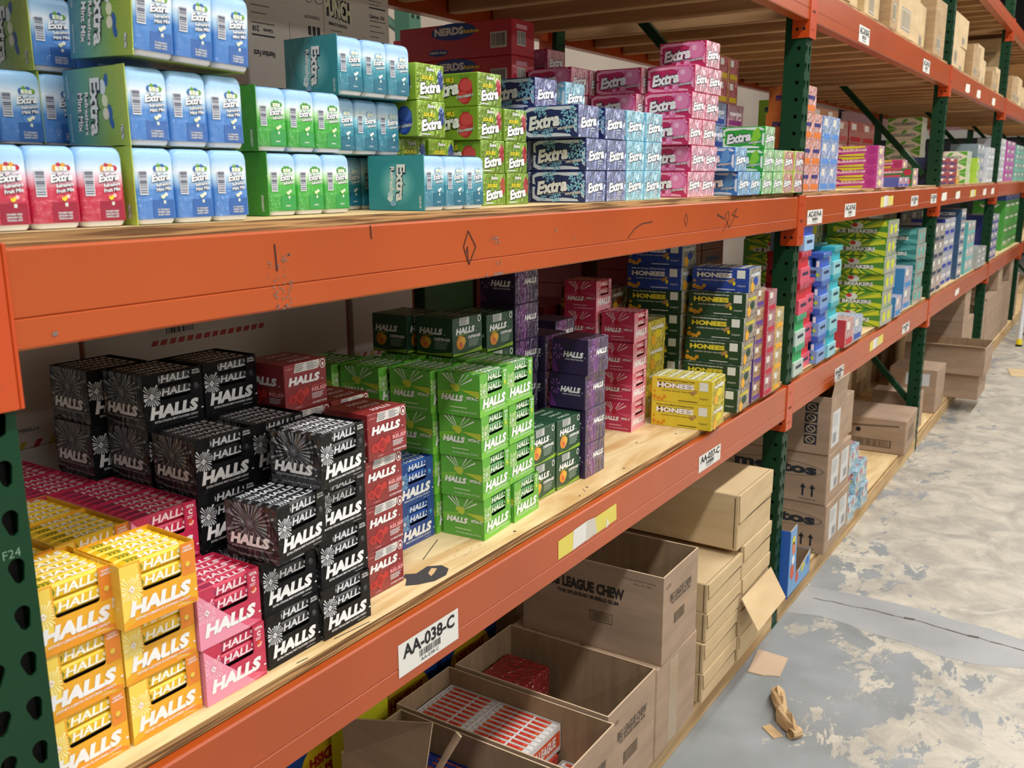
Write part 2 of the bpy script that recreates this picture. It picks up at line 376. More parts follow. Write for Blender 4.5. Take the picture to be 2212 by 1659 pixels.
def beam_profile(y, zt, h, front=True):
    s = 1 if front else -1
    # closed step beam: face, groove line, bottom, back, step for deck
    return [(y, zt-0.003), (y+0.003*s, zt), (y+0.018*s, zt), (y+0.018*s, zt-0.012), (y+0.045*s, zt-0.012), (y+0.045*s, zt-h), (y+0.003*s, zt-h), (y, zt-h+0.003),
            (y, zt-h*0.70), (y+0.002*s, zt-h*0.685), (y, zt-h*0.67)]
def make_beam(x0, x1, zt, h, label, front=True, level_name=''):
    y = -0.004 if front else RD+0.004
    r = tag(empty('shelf_beam', (0, 0, 0)), label, 'shelf beam', 'orange rack beams')
    g = G(); pr = beam_profile(y, zt, h, front)
    ra = [(x0, a, b) for a, b in pr]; rb = [(x1, a, b) for a, b in pr]
    if front: ra, rb = ra, rb
    g.loft([ra, rb] if not front else [rb, ra], ORANGE)
    g.build('beam_bar', r)
    for side in (0, 1):
        g = G(); zb = zt-0.175; ztp = zt+0.006
        if side == 0:   # at the left post (its right half)
            xa, xb = x0-0.034, x0; xs = x0
        else: xa, xb = x1-0.004, x1+0.034; xs = x1
        s = 1 if front else -1; yf = y-0.004*s
        g.box(xa, min(yf, yf+0.004*s), zb, xb, max(yf, yf+0.004*s), ztp, ORANGE_B, 0.0012)
        y2 = y+0.058*s
        g.box(xs-0.0025+(0.003 if side == 0 else -0.003), min(yf, y2), zb, xs+0.0025+(0.003 if side == 0 else -0.003), max(yf, y2), ztp, ORANGE_B, 0.001)
        if front:
            fr = Fr((xa, yf, 0), (1, 0, 0), (0, 0, 1), 0.034, 1); u = 0.010 if side == 0 else 0.028
            for k in range(3): g.disc(fr, u, zb+0.03+k*0.058, 0.005, DARK if k == 1 else ORANGE, 0.0012, 10)
            fl = Fr((xs-0.0025+(0.003 if side == 0 else -0.003), y2, 0), (0, -1, 0), (0, 0, 1), 0.06, 1)
            for k in (0.018, 0.042): g.disc(fl, k, zb+0.03, 0.0055, DARK, 0.0005, 10)
        g.build('end_bracket', r)
    return r
BEAM = {}
ZW = {'L': 'lower', 'M': 'middle', 'U': 'upper', 'V': 'top'}
BW = ['first bay nearest the camera', 'second bay', 'third bay', 'fourth bay', 'fifth bay', 'sixth bay']
HB = {'L': 0.126, 'M': 0.112, 'U': 0.118, 'V': 0.10}
for i in range(6):
    xa, xb = POSTX[i]+PW, POSTX[i+1]
    for k, z in (('L', ZL), ('M', ZM), ('U', ZU), ('V', ZV)):
        if k == 'V' and i < 2: continue
        BEAM[k, i] = make_beam(xa, xb, z, HB[k], 'orange steel beam along the front of the %s shelf, %s' % (ZW[k], BW[i]))
        if i < 4: make_beam(xa, xb, z, HB[k]*0.9, 'orange steel beam at the back of the %s shelf, %s' % (ZW[k], BW[i]), False)
# decks
def deck(x0, x1, zt, th, label):
    g = G(); g.box(x0, 0.016, zt, x1, RD-0.014, zt+th, PLY, 0, {'D': LUMBER, 'F': PLYEDGE, 'L': PLYEDGE, 'R': PLYEDGE})  # underside takes the darker pine, so its shade is in the colour
    return g
TL, TM = 0.018, 0.015
for i in range(6):
    xa, xb = POSTX[i]+PW+0.004, POSTX[i+1]-0.004
    for k, z, th in (('L', ZL, TL), ('M', ZM, TM), ('U', ZU, 0.022), ('V', ZV, 0.018)):
        if k == 'V' and i < 2: continue
        g = deck(xa, xb, z, th, '')
        if k == 'M':   # slightly proud, ragged plywood
            pass
        pend = (k, i); o = None
        if not (k == 'L' and i == 0): o = g.build('shelf_deck'); tag(o, 'plywood deck of the %s shelf in the %s' % (ZW[k], BW[i]), 'shelf board', 'plywood shelf decks')
        if k == 'L' and i == 0:
            fr = Fr((0, 0, z+th), (1, 0, 0), (0, 1, 0), 1, 1); gg = g
            dk = mat('3D3A3A', 0.7)
            gg.dec(fr, [(1.245, 0.062), (1.262, 0.045), (1.292, 0.028), (1.325, 0.026), (1.352, 0.040), (1.358, 0.062), (1.338, 0.083), (1.300, 0.080), (1.285, 0.096), (1.274, 0.090), (1.268, 0.078)], dk)
            gg.dec(fr, [(1.305, 0.047), (1.322, 0.052), (1.340, 0.060), (1.335, 0.070), (1.312, 0.060)], mat('D2AE7C', 0.7), 0.0008)
            for a in ((1.02, 0.028, 1.10, 0.020), (1.36, 0.11, 1.46, 0.150), (1.9, 0.035, 1.915, 0.05), (1.86, 0.03, 1.872, 0.033), (0.93, 0.022, 0.952, 0.02)):
                gg.dec(fr, [(a[0], a[1]), (a[2], a[3]), (a[2], a[3]+0.0022), (a[0], a[1]+0.0022)], dk)
            rp = random.Random(4)
            for q in range(12):
                u, v = rp.uniform(1.40, 1.50), rp.uniform(0.045, 0.10)
                gg.dec(fr, [(u, v), (u+0.009, v+0.002), (u+0.009, v+0.003), (u, v+0.001)], mat('7C7466', 0.7))
            for q in range(8):
                gg.disc(fr, 1.5+q*0.19+rp.uniform(0, .1), 0.03+rp.uniform(0, .1), 0.004, dk, 0.0004, 7)
            tag(g.build('shelf_deck'), 'plywood deck of the lower shelf in the first bay, scuffed and pen-marked', 'shelf board', 'plywood shelf decks')
    # joists under the upper decks
    for k, z in (('U', ZU), ('V', ZV)):
        if k == 'V' and i < 2: continue
        if i > 3: continue
        r = tag(empty('joist_set', (0, 0, 0)), 'row of pine joists under the %s deck of the %s' % (ZW[k], BW[i]), 'joists', 'pine joists under the decks')
        x = xa+0.03
        while x < xb-0.1:
            g = G(); g.box(x, 0.047, z-0.0905, x+0.042, RD-0.047, z-0.0005, LUMBER, 0.003); g.build('joist', r); x += 0.268
# ---------------------------------------------------------------- stickers on the beams
def sticker(k, i, x0, x1, z0, z1, kind, text=None, seed=1):
    g = G(); y = -0.0044
    fr = Fr((x0, y, z0), (1, 0, 0), (0, 0, 1), x1-x0, z1-z0); W, H = x1-x0, z1-z0
    P = mat('DCDAD4', 0.55)
    if kind in ('code', 'small'):
        g.rect(fr, 0, 0, W, H, P, 0.0003)
        if text:
            g.text(fr, text, W*0.5, H*0.70, H*0.42, mat('15171B', 0.7), w=W*0.86, bold=0.03, l=0.0008)
            g.bars(fr, W*0.33, H*0.24, W*0.68, H*0.45, mat('15171B', 0.7), n=22, seed=seed, l=0.0008)
            g.text(fr, text, W*0.5, H*0.14, H*0.10, mat('15171B', 0.7), w=W*0.3, l=0.0008)
    elif kind == 'yellow':
        Y = mat('D9CB5C', 0.6); rd = random.Random(seed)
        cuts = [0, 0.22, 0.62, 1.0]
        g.dec(fr, [(0, 0), (W*0.25, 0.0), (W*0.25, H*0.95), (0, H*0.9)], Y, 0.0003)
        g.dec(fr, [(W*0.23, 0), (W*0.46, H*0.06), (W*0.47, H*1.02), (W*0.24, H*0.97)], P, 0.0006)
        g.dec(fr, [(W*0.45, H*0.02), (W*0.64, H*0.1), (W*0.60, H*0.95), (W*0.46, H*1.04)], mat('C9C3B6', 0.6), 0.0009)
        g.dec(fr, [(W*0.60, H*0.04), (W, H*0.10), (W*0.99, H*0.98), (W*0.60, H*0.92)], Y, 0.0003)
        g.dec(fr, [(W*0.80, 0), (W*0.86, H*0.12), (W*0.82, H*0.5)], P, 0.0008)
    elif kind == 'scrap':
        g.dec(fr, [(0, H*0.1), (W*0.5, 0), (W, H*0.15), (W*0.95, H), (W*0.1, H*0.9)], mat('E3DFD4', 0.6), 0.0003)
    o = g.build('shelf_sticker', BEAM[k, i])
    o['label'] = 'yellow and white torn sticker' if kind == 'yellow' else 'white label with black code'
sticker('L', 0, 1.142, 1.320, 0.888, 0.952, 'code', 'AA-038-C', 3)
sticker('L', 0, 2.535, 2.714, 0.888, 0.940, 'code', 'AA-037-C', 5)
sticker('L', 0, 1.702, 1.992, 0.912, 0.962, 'yellow', seed=2)
sticker('M', 1, 3.512, 3.715, 1.585, 1.638, 'code', 'AC-019-A', 6)
sticker('M', 1, 4.055, 4.24, 1.592, 1.648, 'code', 'AC-019-B', 7)
sticker('M', 1, 4.72, 5.0, 1.615, 1.668, 'yellow', seed=8)
sticker('M', 1, 5.46, 5.66, 1.60, 1.655, 'code', 'AC-020-A', 9)
sticker('M', 1, 6.06, 6.25, 1.60, 1.655, 'code', 'AC-020-B', 10)
for q, xx in enumerate((6.43, 6.99, 7.68, 8.38, 8.9)):
    sticker('M', 2, xx, xx+(0.29 if q == 2 else 0.2), 1.605, 1.66, 'yellow' if q == 2 else 'scrap', seed=q)
sticker('U', 1, 4.08, 4.26, 2.295, 2.36, 'code', 'AC-018-E', 11)
sticker('U', 1, 5.47, 5.66, 2.30, 2.365, 'code', 'AC-019-E', 12)
for xx in (6.97, 7.5, 8.36): sticker('U', 2, xx, xx+0.2, 2.30, 2.36, 'scrap', seed=3)
sticker('L', 1, 4.085, 4.24, 0.878, 0.938, 'code', 'AA-036-C', 13)
sticker('L', 1, 4.735, 5.03, 0.912, 0.965, 'yellow', seed=14)
sticker('L', 1, 5.53, 5.73, 0.885, 0.94, 'code', 'AA-035-C', 15)
sticker('L', 2, 7.4, 7.6, 0.9, 0.95, 'scrap', seed=15)
# pen marks and scrapes on the middle beam
g = G(); fr = Fr((0, -0.0044, 0), (1, 0, 0), (0, 0, 1), 1, 1); PEN = mat('2A1610', 0.6); GR = mat('7A6A62', 0.7)
def stroke(pts, t, m):
    for a, b in zip(pts[:-1], pts[1:]):
        d = Vector((b[0]-a[0], b[1]-a[1])); n = Vector((-d.y, d.x)).normalized()*t
        g.dec(fr, [(a[0]-n.x, a[1]-n.y), (b[0]-n.x, b[1]-n.y), (b[0]+n.x, b[1]+n.y), (a[0]+n.x, a[1]+n.y)], m)
stroke([(1.373, 1.668), (1.358, 1.640), (1.374, 1.607), (1.396, 1.638), (1.373, 1.668)], 0.0012, PEN)
stroke([(1.366, 1.628), (1.370, 1.640), (1.372, 1.610)], 0.0010, PEN)
stroke([(0.911, 1.672), (0.913, 1.634)], 0.0013, PEN); stroke([(1.111, 1.689), (1.113, 1.668)], 0.0013, PEN)
stroke([(2.65, 1.604), (2.70, 1.640), (2.69, 1.662), (2.665, 1.650), (2.70, 1.612), (2.74, 1.640), (2.76, 1.668), (2.72, 1.650), (2.775, 1.640)], 0.0012, PEN)
stroke([(2.02, 1.618), (2.06, 1.640), (2.10, 1.650), (2.16, 1.652)], 0.0011, PEN); stroke([(2.60, 1.655), (2.66, 1.640)], 0.002, PEN)
stroke([(2.36, 1.650), (2.372, 1.665), (2.384, 1.650), (2.372, 1.632), (2.36, 1.650)], 0.001, PEN)
rd = random.Random(3)
for k in range(46):
    u = 0.895+rd.uniform(0, 0.045); v = 1.578+rd.uniform(0, 0.078); a = rd.uniform(-0.5, 0.5); t = rd.uniform(0.002, 0.006)
    g.dec(fr, [(u, v), (u+t, v+a*t), (u+t*0.9, v+0.0018+a*t), (u+t*0.1, v+0.0022)], GR)
for (u, v, ww, hh) in ((1.452, 1.645, .004, .012), (1.458, 1.648, .012, .004), (1.458, 1.640, .008, .004), (1.47, 1.638, .004, .008), (1.442, 1.645, .003, .006), (1.462, 1.598, .003, .008), (1.475, 1.598, .003, .010), (1.452, 1.580, .034, .005), (1.428, 1.580, .004, .006), (1.68, 1.650, .006, .008), (1.76, 1.632, .004, .006), (0.575, 1.589, .007, .006)):
    g.dec(fr, [(u, v), (u+ww, v+hh*0.2), (u+ww*0.9, v+hh), (u+ww*0.1, v+hh*0.8)], GR)
o = g.build('paint_scrapes', BEAM['M', 0]); o['label'] = 'pen marks and scraped paint'
# ---------------------------------------------------------------- floor, kerb, walls
def floor_mat():
    m, nt, b = newmat('worn_concrete')
    L = nt.links.new; N = nt.nodes.new
    tc = N('ShaderNodeTexCoord')
    def noise(sc, det, dist=0.0, rough=0.5, mp=(1, 1, 1), off=(0, 0, 0)):
        p = N('ShaderNodeMapping'); p.inputs['Scale'].default_value = mp; p.inputs['Location'].default_value = off; L(tc.outputs['Object'], p.inputs[0])
        n = N('ShaderNodeTexNoise'); n.inputs['Scale'].default_value = sc; n.inputs['Detail'].default_value = det; n.inputs['Distortion'].default_value = dist; n.inputs['Roughness'].default_value = rough
        L(p.outputs[0], n.inputs['Vector']); return n.outputs[0]
    def ramp(src, st):
        r = N('ShaderNodeValToRGB'); e = r.color_ramp.elements; e[0].position, e[1].position = st[0][0], st[-1][0]; e[0].color, e[1].color = hx(st[0][1]), hx(st[-1][1])
        for p, c in st[1:-1]: q = e.new(p); q.color = hx(c)
        L(src, r.inputs[0]); return r.outputs[0]
    def mix(f, a, c):
        x = N('ShaderNodeMix'); x.data_type = 'RGBA'; L(f, x.inputs['Factor']); L(a, x.inputs['A']); L(c, x.inputs['B']); return x.outputs['Result']
    beige = ramp(noise(5.0, 10, 0.5, 0.68), [(0.30, '928D84'), (0.47, 'ABA599'), (0.56, 'BCB5A6'), (0.66, 'C4BEB0'), (0.78, 'D4D1C8')])
    grey = ramp(noise(4, 5, 0.4), [(0.3, '7C807F'), (0.7, '93979A')])
    # paint remnants: dense close to the camera bay, sparse beyond x = 4
    sx = N('ShaderNodeSeparateXYZ'); L(tc.outputs['Object'], sx.inputs[0])
    mr = N('ShaderNodeMapRange'); mr.inputs['From Min'].default_value = 3.3; mr.inputs['From Max'].default_value = 4.5; mr.inputs['To Min'].default_value = 0.035; mr.inputs['To Max'].default_value = -0.13
    L(sx.outputs['X'], mr.inputs['Value'])
    my = N('ShaderNodeMapRange'); my.inputs['From Min'].default_value = -0.75; my.inputs['From Max'].default_value = -0.02; my.inputs['To Min'].default_value = -0.05; my.inputs['To Max'].default_value = 0.14
    L(sx.outputs['Y'], my.inputs['Value'])
    a1 = N('ShaderNodeMath'); a1.operation = 'ADD'; L(noise(4.2, 12, 0.35, 0.74, (1, 1.5, 1), (3.1, 0.4, 0)), a1.inputs[0]); L(mr.outputs[0], a1.inputs[1])
    a2 = N('ShaderNodeMath'); a2.operation = 'ADD'; L(a1.outputs[0], a2.inputs[0]); L(my.outputs[0], a2.inputs[1])
    mask = N('ShaderNodeValToRGB'); e = mask.color_ramp.elements; e[0].position = 0.525; e[1].position = 0.54; e[0].color = (0, 0, 0, 1); e[1].color = (1, 1, 1, 1); L(a2.outputs[0], mask.inputs[0])
    c = mix(mask.outputs[0], beige, grey)
    sp = N('ShaderNodeValToRGB'); e = sp.color_ramp.elements; e[0].position = 0.70; e[1].position = 0.72; e[0].color = (0, 0, 0, 1); e[1].color = (.6, .6, .6, 1); L(noise(7, 8, 0.2, 0.6, (1, 1, 1), (9, 2, 0)), sp.inputs[0])
    dk = N('ShaderNodeRGB'); dk.outputs[0].default_value = hx('73777C'); c = mix(sp.outputs[0], c, dk.outputs[0])
    wl = N('ShaderNodeValToRGB'); e = wl.color_ramp.elements; e[0].position = 0.66; e[1].position = 0.74; e[0].color = (0, 0, 0, 1); e[1].color = (.7, .7, .7, 1); L(noise(2.2, 8, 1.5, 0.6, (1, 1, 1), (1, 7, 0)), wl.inputs[0])
    wh = N('ShaderNodeRGB'); wh.outputs[0].default_value = hx('D9D7CF'); c = mix(wl.outputs[0], c, wh.outputs[0])
    L(c, b.inputs['Base Color']); b.inputs['Roughness'].default_value = 0.42
    bp = N('ShaderNodeBump'); bp.inputs['Strength'].default_value = 0.15; bp.inputs['Distance'].default_value = 0.003; L(a2.outputs[0], bp.inputs['Height']); L(bp.outputs[0], b.inputs['Normal'])
    return m
g = G(); FM = floor_mat()
g.mesh([(-6, -13, 0), (24, -13, 0), (24, 5.2, 0), (-6, 5.2, 0)], [(0, 1, 2, 3)], FM)
frf = Fr((0, 0, 0), (1, 0, 0), (0, 1, 0), 1, 1)
rd = random.Random(11)
near = []; far = []
for k in range(26):
    y = 0.0-k*0.12; near.append((3.575+rd.uniform(-0.02, 0.02)+0.03*math.sin(k*0.9), y)); far.append((3.875+rd.uniform(-0.012, 0.012)+0.03*math.sin(k*0.6), y))
STRIP = noisy('cement_patch', '8F9091', 'A3A4A4', 3, 0.5, (1, 1, 1), 0.3, 0.7)
for k in range(25):
    g.poly([(near[k+1][0], near[k+1][1], 0.0005), (far[k+1][0], far[k+1][1], 0.0005), (far[k][0], far[k][1], 0.0005), (near[k][0], near[k][1], 0.0005)], STRIP)
pts = [(3.82, -0.06)]
for k in range(70):
    pts.append((3.765+0.022*math.sin(k*0.21)+rd.uniform(-0.006, 0.006), -0.06-k*0.04))
CR = mat('5A534B', 0.95)
for k in range(1, len(pts)-1):
    a, b = pts[k], pts[k+1]; t = 0.0022+rd.uniform(0, 0.003)+(0.006 if rd.random() < 0.08 else 0)
    g.poly([(a[0]-t, a[1], 0.001), (a[0]+t, a[1], 0.001), (b[0]+t, b[1], 0.001), (b[0]-t, b[1], 0.001)][::-1], CR)
g.build('floor', kind='structure')
for i in range(6):
    r = tag(empty('pallet_base', (0, 0, 0)), 'pine kerb and plywood base raised off the floor in the ' + BW[i], 'shelf base', 'pine bases under the lowest goods')
    xa, xb = POSTX[i]+PW+0.006, POSTX[i+1]-0.006
    g = G(); g.box(xa, 0.0, 0.0, xb, 0.042, 0.089, LUMBERX, 0.003); g.build('kerb_board', r)
    g = G(); g.box(xa, RD-0.05, 0.0, xb, RD-0.008, 0.089, LUMBERX, 0.003); g.build('kerb_board', r)
    g = G(); g.box(xa, 0.004, 0.0892, xb, RD-0.01, 0.1065, PLY, 0, {'F': PLYEDGE}); g.build('base_panel', r)
ZB = 0.107
def wall(name, pts, m):
    g = G(); g.poly(pts, m); return g.build(name, kind='structure')
WALLM = noisy('painted_wall', 'C9BBAE', 'D6C9BC', 1.2, 0.8, (1, 1, 1), 0.3, 0.7)
wall('wall_left', [(-6, 5.2, 0), (-6, 5.2, 6.2), (24, 5.2, 6.2), (24, 5.2, 0)], WALLM)
wall('wall_far', [(24, 5.2, 0), (24, 5.2, 6.2), (24, -13, 6.2), (24, -13, 0)], mat('33343A', 0.8))
wall('wall_right', [(-6, -13, 0), (24, -13, 0), (24, -13, 6.2), (-6, -13, 6.2)], mat('C9C6C0', 0.8))
wall('ceiling', [(-6, -13, 6.2), (24, -13, 6.2), (24, 5.2, 6.2), (-6, 5.2, 6.2)], mat('D8D8D4', 0.9))

# pale green frame and beams of the rack standing back to back behind
root = tag(empty('rack_frame', (0, 0, 0)), 'pale green perforated frame of the rack behind, seen between the goods', 'rack frame')
make_post(2.80, 1.28, 0.0, 3.4, 'front_post', root, LGREEN, face=False)
g = G(); g.box(2.80, 2.0, 0, 2.868, 2.06, 3.4, LGREEN, 0.003); g.build('rear_post', root)
for za, zb in ((2.02, 2.10), (2.30, 2.75), (1.2, 1.6)):
    g = G(); g.tube((2.83, 1.35, za), (2.83, 2.0, zb), 0.018, LGREEN, 8); g.build('diagonal_brace', root)
# ================================================================= cough drop cartons
HW, HD, HH = 0.113, 0.104, 0.0895
TXT = mat('F1F1F1', 0.45)
def burst(g, fr, u, v, r0, r1, m, n=16, l=0.0005, a0=0, a1=2*math.pi, seed=1, clip=None):
    rd = random.Random(seed)
    for i in range(n):
        a = a0+(a1-a0)*(i+0.5)/n; t = (a1-a0)/n*rd.uniform(0.18, 0.34); R = r1*rd.uniform(0.6, 1)
        pts = [(u+r0*math.cos(a), v+r0*math.sin(a)), (u+R*math.cos(a-t), v+R*math.sin(a-t)), (u+R*math.cos(a+t), v+R*math.sin(a+t))]
        if clip: pts = [(min(max(p[0], clip[0]), clip[2]), min(max(p[1], clip[1]), clip[3])) for p in pts]
        g.dec(fr, pts, m, l)
def diamond_h(g, fr, u, v, r, m, hm, l=0.0008):
    g.dec(fr, [(u-r, v), (u, v-r*1.15), (u+r, v), (u, v+r*1.15)], m, l); g.text(fr, 'H', u, v, r*0.75, hm, bold=0.02, l=l+0.0003)
SK = {
 'honey': dict(base='F0AE1C', left='F6C945', burst='FFF2A8', accent='E7882C', roll='EFC21A', rtext='FDFBEA', raccent='7C8426', sub='HONEY-LEMON FLAVORED CANDY', small='HONEY', icon='E8C84A', icon2='D9843A', lname='yellow honey-lemon'),
 'berry': dict(base='C41F4C', left='EC96AE', burst='F7BBCB', accent='E2607F', roll='C01D46', rtext='F6DDE3', raccent='7D3A66', sub='', small='C', icon='D2452F', icon2='F0B7A0', lname='pink strawberry'),
 'black': dict(base='0C0D10', left='0C0D10', burst='D6D8DC', accent='1B1D21', roll='0C0D10', rtext='DADCE0', raccent='C9CCD0', sub='EXTRA STRONG MINT FLAVORED CANDY', small='EXTRA', icon='4A4D52', icon2='2B2D31', lname='black mint'),
 'blue': dict(base='1D4391', left='2B62B8', burst='8FC4EC', accent='173A80', roll='1E4C9E', rtext='E8F0F8', raccent='6DB4E0', sub='MENTHO-LYPTUS CANDY', small='', icon='54A6DC', icon2='2C79B8', lname='blue menthol'),
 'lime': dict(base='62B436', left='58AA36', burst='D9F0B0', accent='3E8F24', roll='2F7D27', rtext='F0F6E4', raccent='A7CF3C', sub='VITA-C LIME FLAVOUR', small='C', icon='D8E04A', icon2='A6C02E', lname='bright green lime'),
 'rose': dict(base='DE7F8C', left='BE2450', burst='F3B6C4', accent='D15A76', roll='C63A4E', rtext='F8DFE2', raccent='8C3A50', sub='', small='C', icon='C8343F', icon2='E88F86', lname='rose red'),
}
def roll_mesh(sk):
    s = SK[sk]; key = 'roll_'+sk
    if key in TPL: return TPL[key]
    g = G(); L = HW-0.010; r = 0.0103; c = 0.0035; m = film(s['roll'], 0.25)
    def ring(x, k):
        a = r*k; q = c*k; P = [(-a+q, -a), (a-q, -a), (a, -a+q), (a, a-q), (a-q, a), (-a+q, a), (-a, a-q), (-a, -a+q)]
        return [(x, y, z) for y, z in P]
    g.loft([ring(0, 0.55), ring(0.004, 0.9), ring(0.010, 1), ring(L-0.010, 1), ring(L-0.004, 0.9), ring(L, 0.55)], m, capm=mat(s['raccent'], 0.5))
    for fr in (Fr((0, -r, -r), (1, 0, 0), (0, 0, 1), L, 2*r), Fr((0, -r, r), (1, 0, 0), (0, 1, 0), L, 2*r)):
        ra = mat(s['raccent'], 0.5)
        for k in range(3):
            x = 0.012+k*0.006; g.dec(fr, [(x, 0.0045), (x+0.003, 0.0045), (x+0.006, r), (x+0.003, 2*r-0.0045), (x, 2*r-0.0045), (x+0.003, r)], ra, 0.0003)
        g.text(fr, 'HALLS', L*0.60, r*1.02, 0.0125, mat(s['rtext'], 0.5), w=0.060, bold=0.03, shear=0.22, l=0.0005)
        if sk in ('berry', 'lime', 'rose'): g.text(fr, 'VITA-C', L*0.93, r*1.3, 0.004, mat(s['rtext'], 0.5), w=0.014, bold=0.02, l=0.0005)
    me = bpy.data.meshes.new('candy_roll'); me.from_pydata(g.v, [], g.f)
    for mm in g.mats: me.materials.append(mm)
    me.polygons.foreach_set('material_index', g.m); me.update()
    TPL[key] = me; return me
def halls_logo(g, fr, u, v, h, w, slope=0.0, m=None, out=None, l=0.0008, rg=True):
    g.text(fr, 'HALLS', u, v, h, m or TXT, w=w, bold=0.06, shear=0.24, slope=slope, l=l, out=out, ow=0.04)
    g.dec(fr, [(u+w*0.56, v-h*0.38+slope*w*0.56), (u+w*0.59, v-h*0.46+slope*w*0.56), (u+w*0.62, v-h*0.38+slope*w*0.56), (u+w*0.59, v-h*0.30+slope*w*0.56)], m or TXT, l)
def open_carton(sk, top):
    s = SK[sk]
    root = empty('cough_drop_carton')
    g = G(); W, D, H = HW, HD, HH; F, Lf, T, R = faces(W, D, H)
    wr = 0.5
    base = film(s['base'], wr) if sk != 'black' else mat(s['base'], 0.55, 0.25, 0.5, 0, 0.15); left = film(s['left'], wr) if sk != 'black' else mat('232427', 0.5, 0.7, 0.85, 0, 0.3)  # black's left panel is greyed: light caught by the film, put into colour
    nu0, nu1, nv = W*0.27, W*0.80, H*0.50
    c = 0.005
    # front panel with the display notch
    front = base
    P = [(0, 0), (W, 0), (W, H), (nu1, H), (nu1, nv+c), (nu1-c*0.3, nv+c*0.3), (nu1-c, nv), (nu0+c, nv), (nu0+c*0.3, nv+c*0.3), (nu0, nv+c), (nu0, H), (0, H)]
    import bmesh
    for l, rev in ((0, False), (-0.0008, True)):
        g.poly([F.p(0, 0, l), F.p(W, 0, l), F.p(W, nv, l), F.p(0, nv, l)][::-1 if rev else 1], front)
        g.poly([F.p(0, nv, l), F.p(nu0, nv, l), F.p(nu0, H, l), F.p(0, H, l)][::-1 if rev else 1], front)
        g.poly([F.p(nu1, nv, l), F.p(W, nv, l), F.p(W, H, l), F.p(nu1, H, l)][::-1 if rev else 1], front)
    g.dec(F, [(nu0, nv), (nu0+c, nv), (nu0+c*0.3, nv+c*0.3), (nu0, nv+c)], front, 0.0)
    g.dec(F, [(nu1, nv), (nu1, nv+c), (nu1-c*0.3, nv+c*0.3), (nu1-c, nv)], front, 0.0)
    t = 0.0008
    for x0, x1, mm in ((0, t, left), (W-t, W, base)): g.box(x0, 0.0002, 0, x1, D, H, mm)
    g.box(0, D-t, 0, W, D, H, base); g.box(0.0005, 0.0005, 0.0, W-0.0005, D, t, base)
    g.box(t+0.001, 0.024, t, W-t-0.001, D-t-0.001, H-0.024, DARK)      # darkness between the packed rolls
    # prints on the front
    b = mat(s['burst'], 0.5)
    if sk == 'honey':
        g.dec(F, [(0, 0), (W*0.85, 0), (W*0.45, H*0.24)], mat('EE9C22', 0.5), 0.0003); g.dec(F, [(W*0.50, H*0.22), (W*0.97, 0.001), (W*0.99, H*0.06), (W*0.70, H*0.20)], mat(s['accent'], 0.5), 0.00045)
        g.dec(F, [(0, H*0.12), (W*0.24, H*0.30), (W*0.24, H*0.98), (0, H*0.98)], mat('F7D75A', 0.5), 0.0003)
    if sk == 'berry':
        g.dec(F, [(0, 0), (W*0.80, 0), (W*0.25, H*0.66), (0, H*0.98)], mat(s['left'], 0.5), 0.0003); g.dec(F, [(W*0.80, 0), (W*0.99, H*0.05), (W*0.5, H*0.34)], mat(s['accent'], 0.5), 0.00035)
    if sk == 'rose':
        g.dec(F, [(0, 0), (W*0.99, 0), (W*0.6, H*0.3), (0, H*0.6)], mat('E9A0AC', 0.5), 0.0003)
    if sk == 'lime':
        g.dec(F, [(0, 0), (W*0.99, 0), (W*0.99, H*0.10), (W*0.3, H*0.22), (0, H*0.16)], mat('7CC544', 0.5), 0.0003)
    burst(g, F, W*0.135, H*0.60, W*0.03, W*0.20, b, 22, 0.0006, clip=(0.001, 0.002, nu0-0.001, H-0.001), seed=4)
    diamond_h(g, F, W*0.135, H*0.60, W*0.042, TXT if sk != 'black' else mat('E8E8EA', 0.5), mat(s['base'], 0.5))
    out = mat('0C0D10', 0.6) if sk == 'black' else None
    halls_logo(g, F, W*0.50, H*0.295, H*0.235, W*0.80, 0.0, out=None)
    if s['sub']: g.text(F, s['sub'], W*0.52, H*0.125, H*0.040, TXT, w=W*0.74, bold=0.015, l=0.0008)
    g.lines(F, W*0.70, H*0.045, W*0.97, H*0.06, TXT, n=1, l=0.0007)
    # right pillar
    pm = mat(s['accent'], 0.5) if sk in ('honey',) else base
    g.rect(F, nu1+0.001, nv*0.98, W-0.0012, H-0.0006, pm, 0.0004)
    if sk in ('berry', 'rose', 'lime'):
        g.text(F, 'VITA', W*0.90, H*0.92, H*0.055, TXT, w=W*0.13, bold=0.03); g.text(F, 'C', W*0.90, H*0.82, H*0.09, TXT, bold=0.05)
        g.lines(F, W*0.84, H*0.70, W*0.96, H*0.76, TXT, n=2)
    elif s['small']:
        g.text(F, s['small'], W*0.90, H*0.93, H*0.035, TXT, w=W*0.12, bold=0.02)
        g.text(F, 'LEMON' if sk == 'honey' else 'STRONG MINT', W*0.90, H*0.88, H*0.035, TXT, w=W*0.14, bold=0.02)
    g.disc(F, W*0.90, H*0.62, W*0.045, mat(s['icon2'], 0.4), 0.0007, 12, rot=0.5, ry=W*0.035)
    g.disc(F, W*0.885, H*0.66, W*0.033, mat(s['icon'], 0.4), 0.0009, 12)
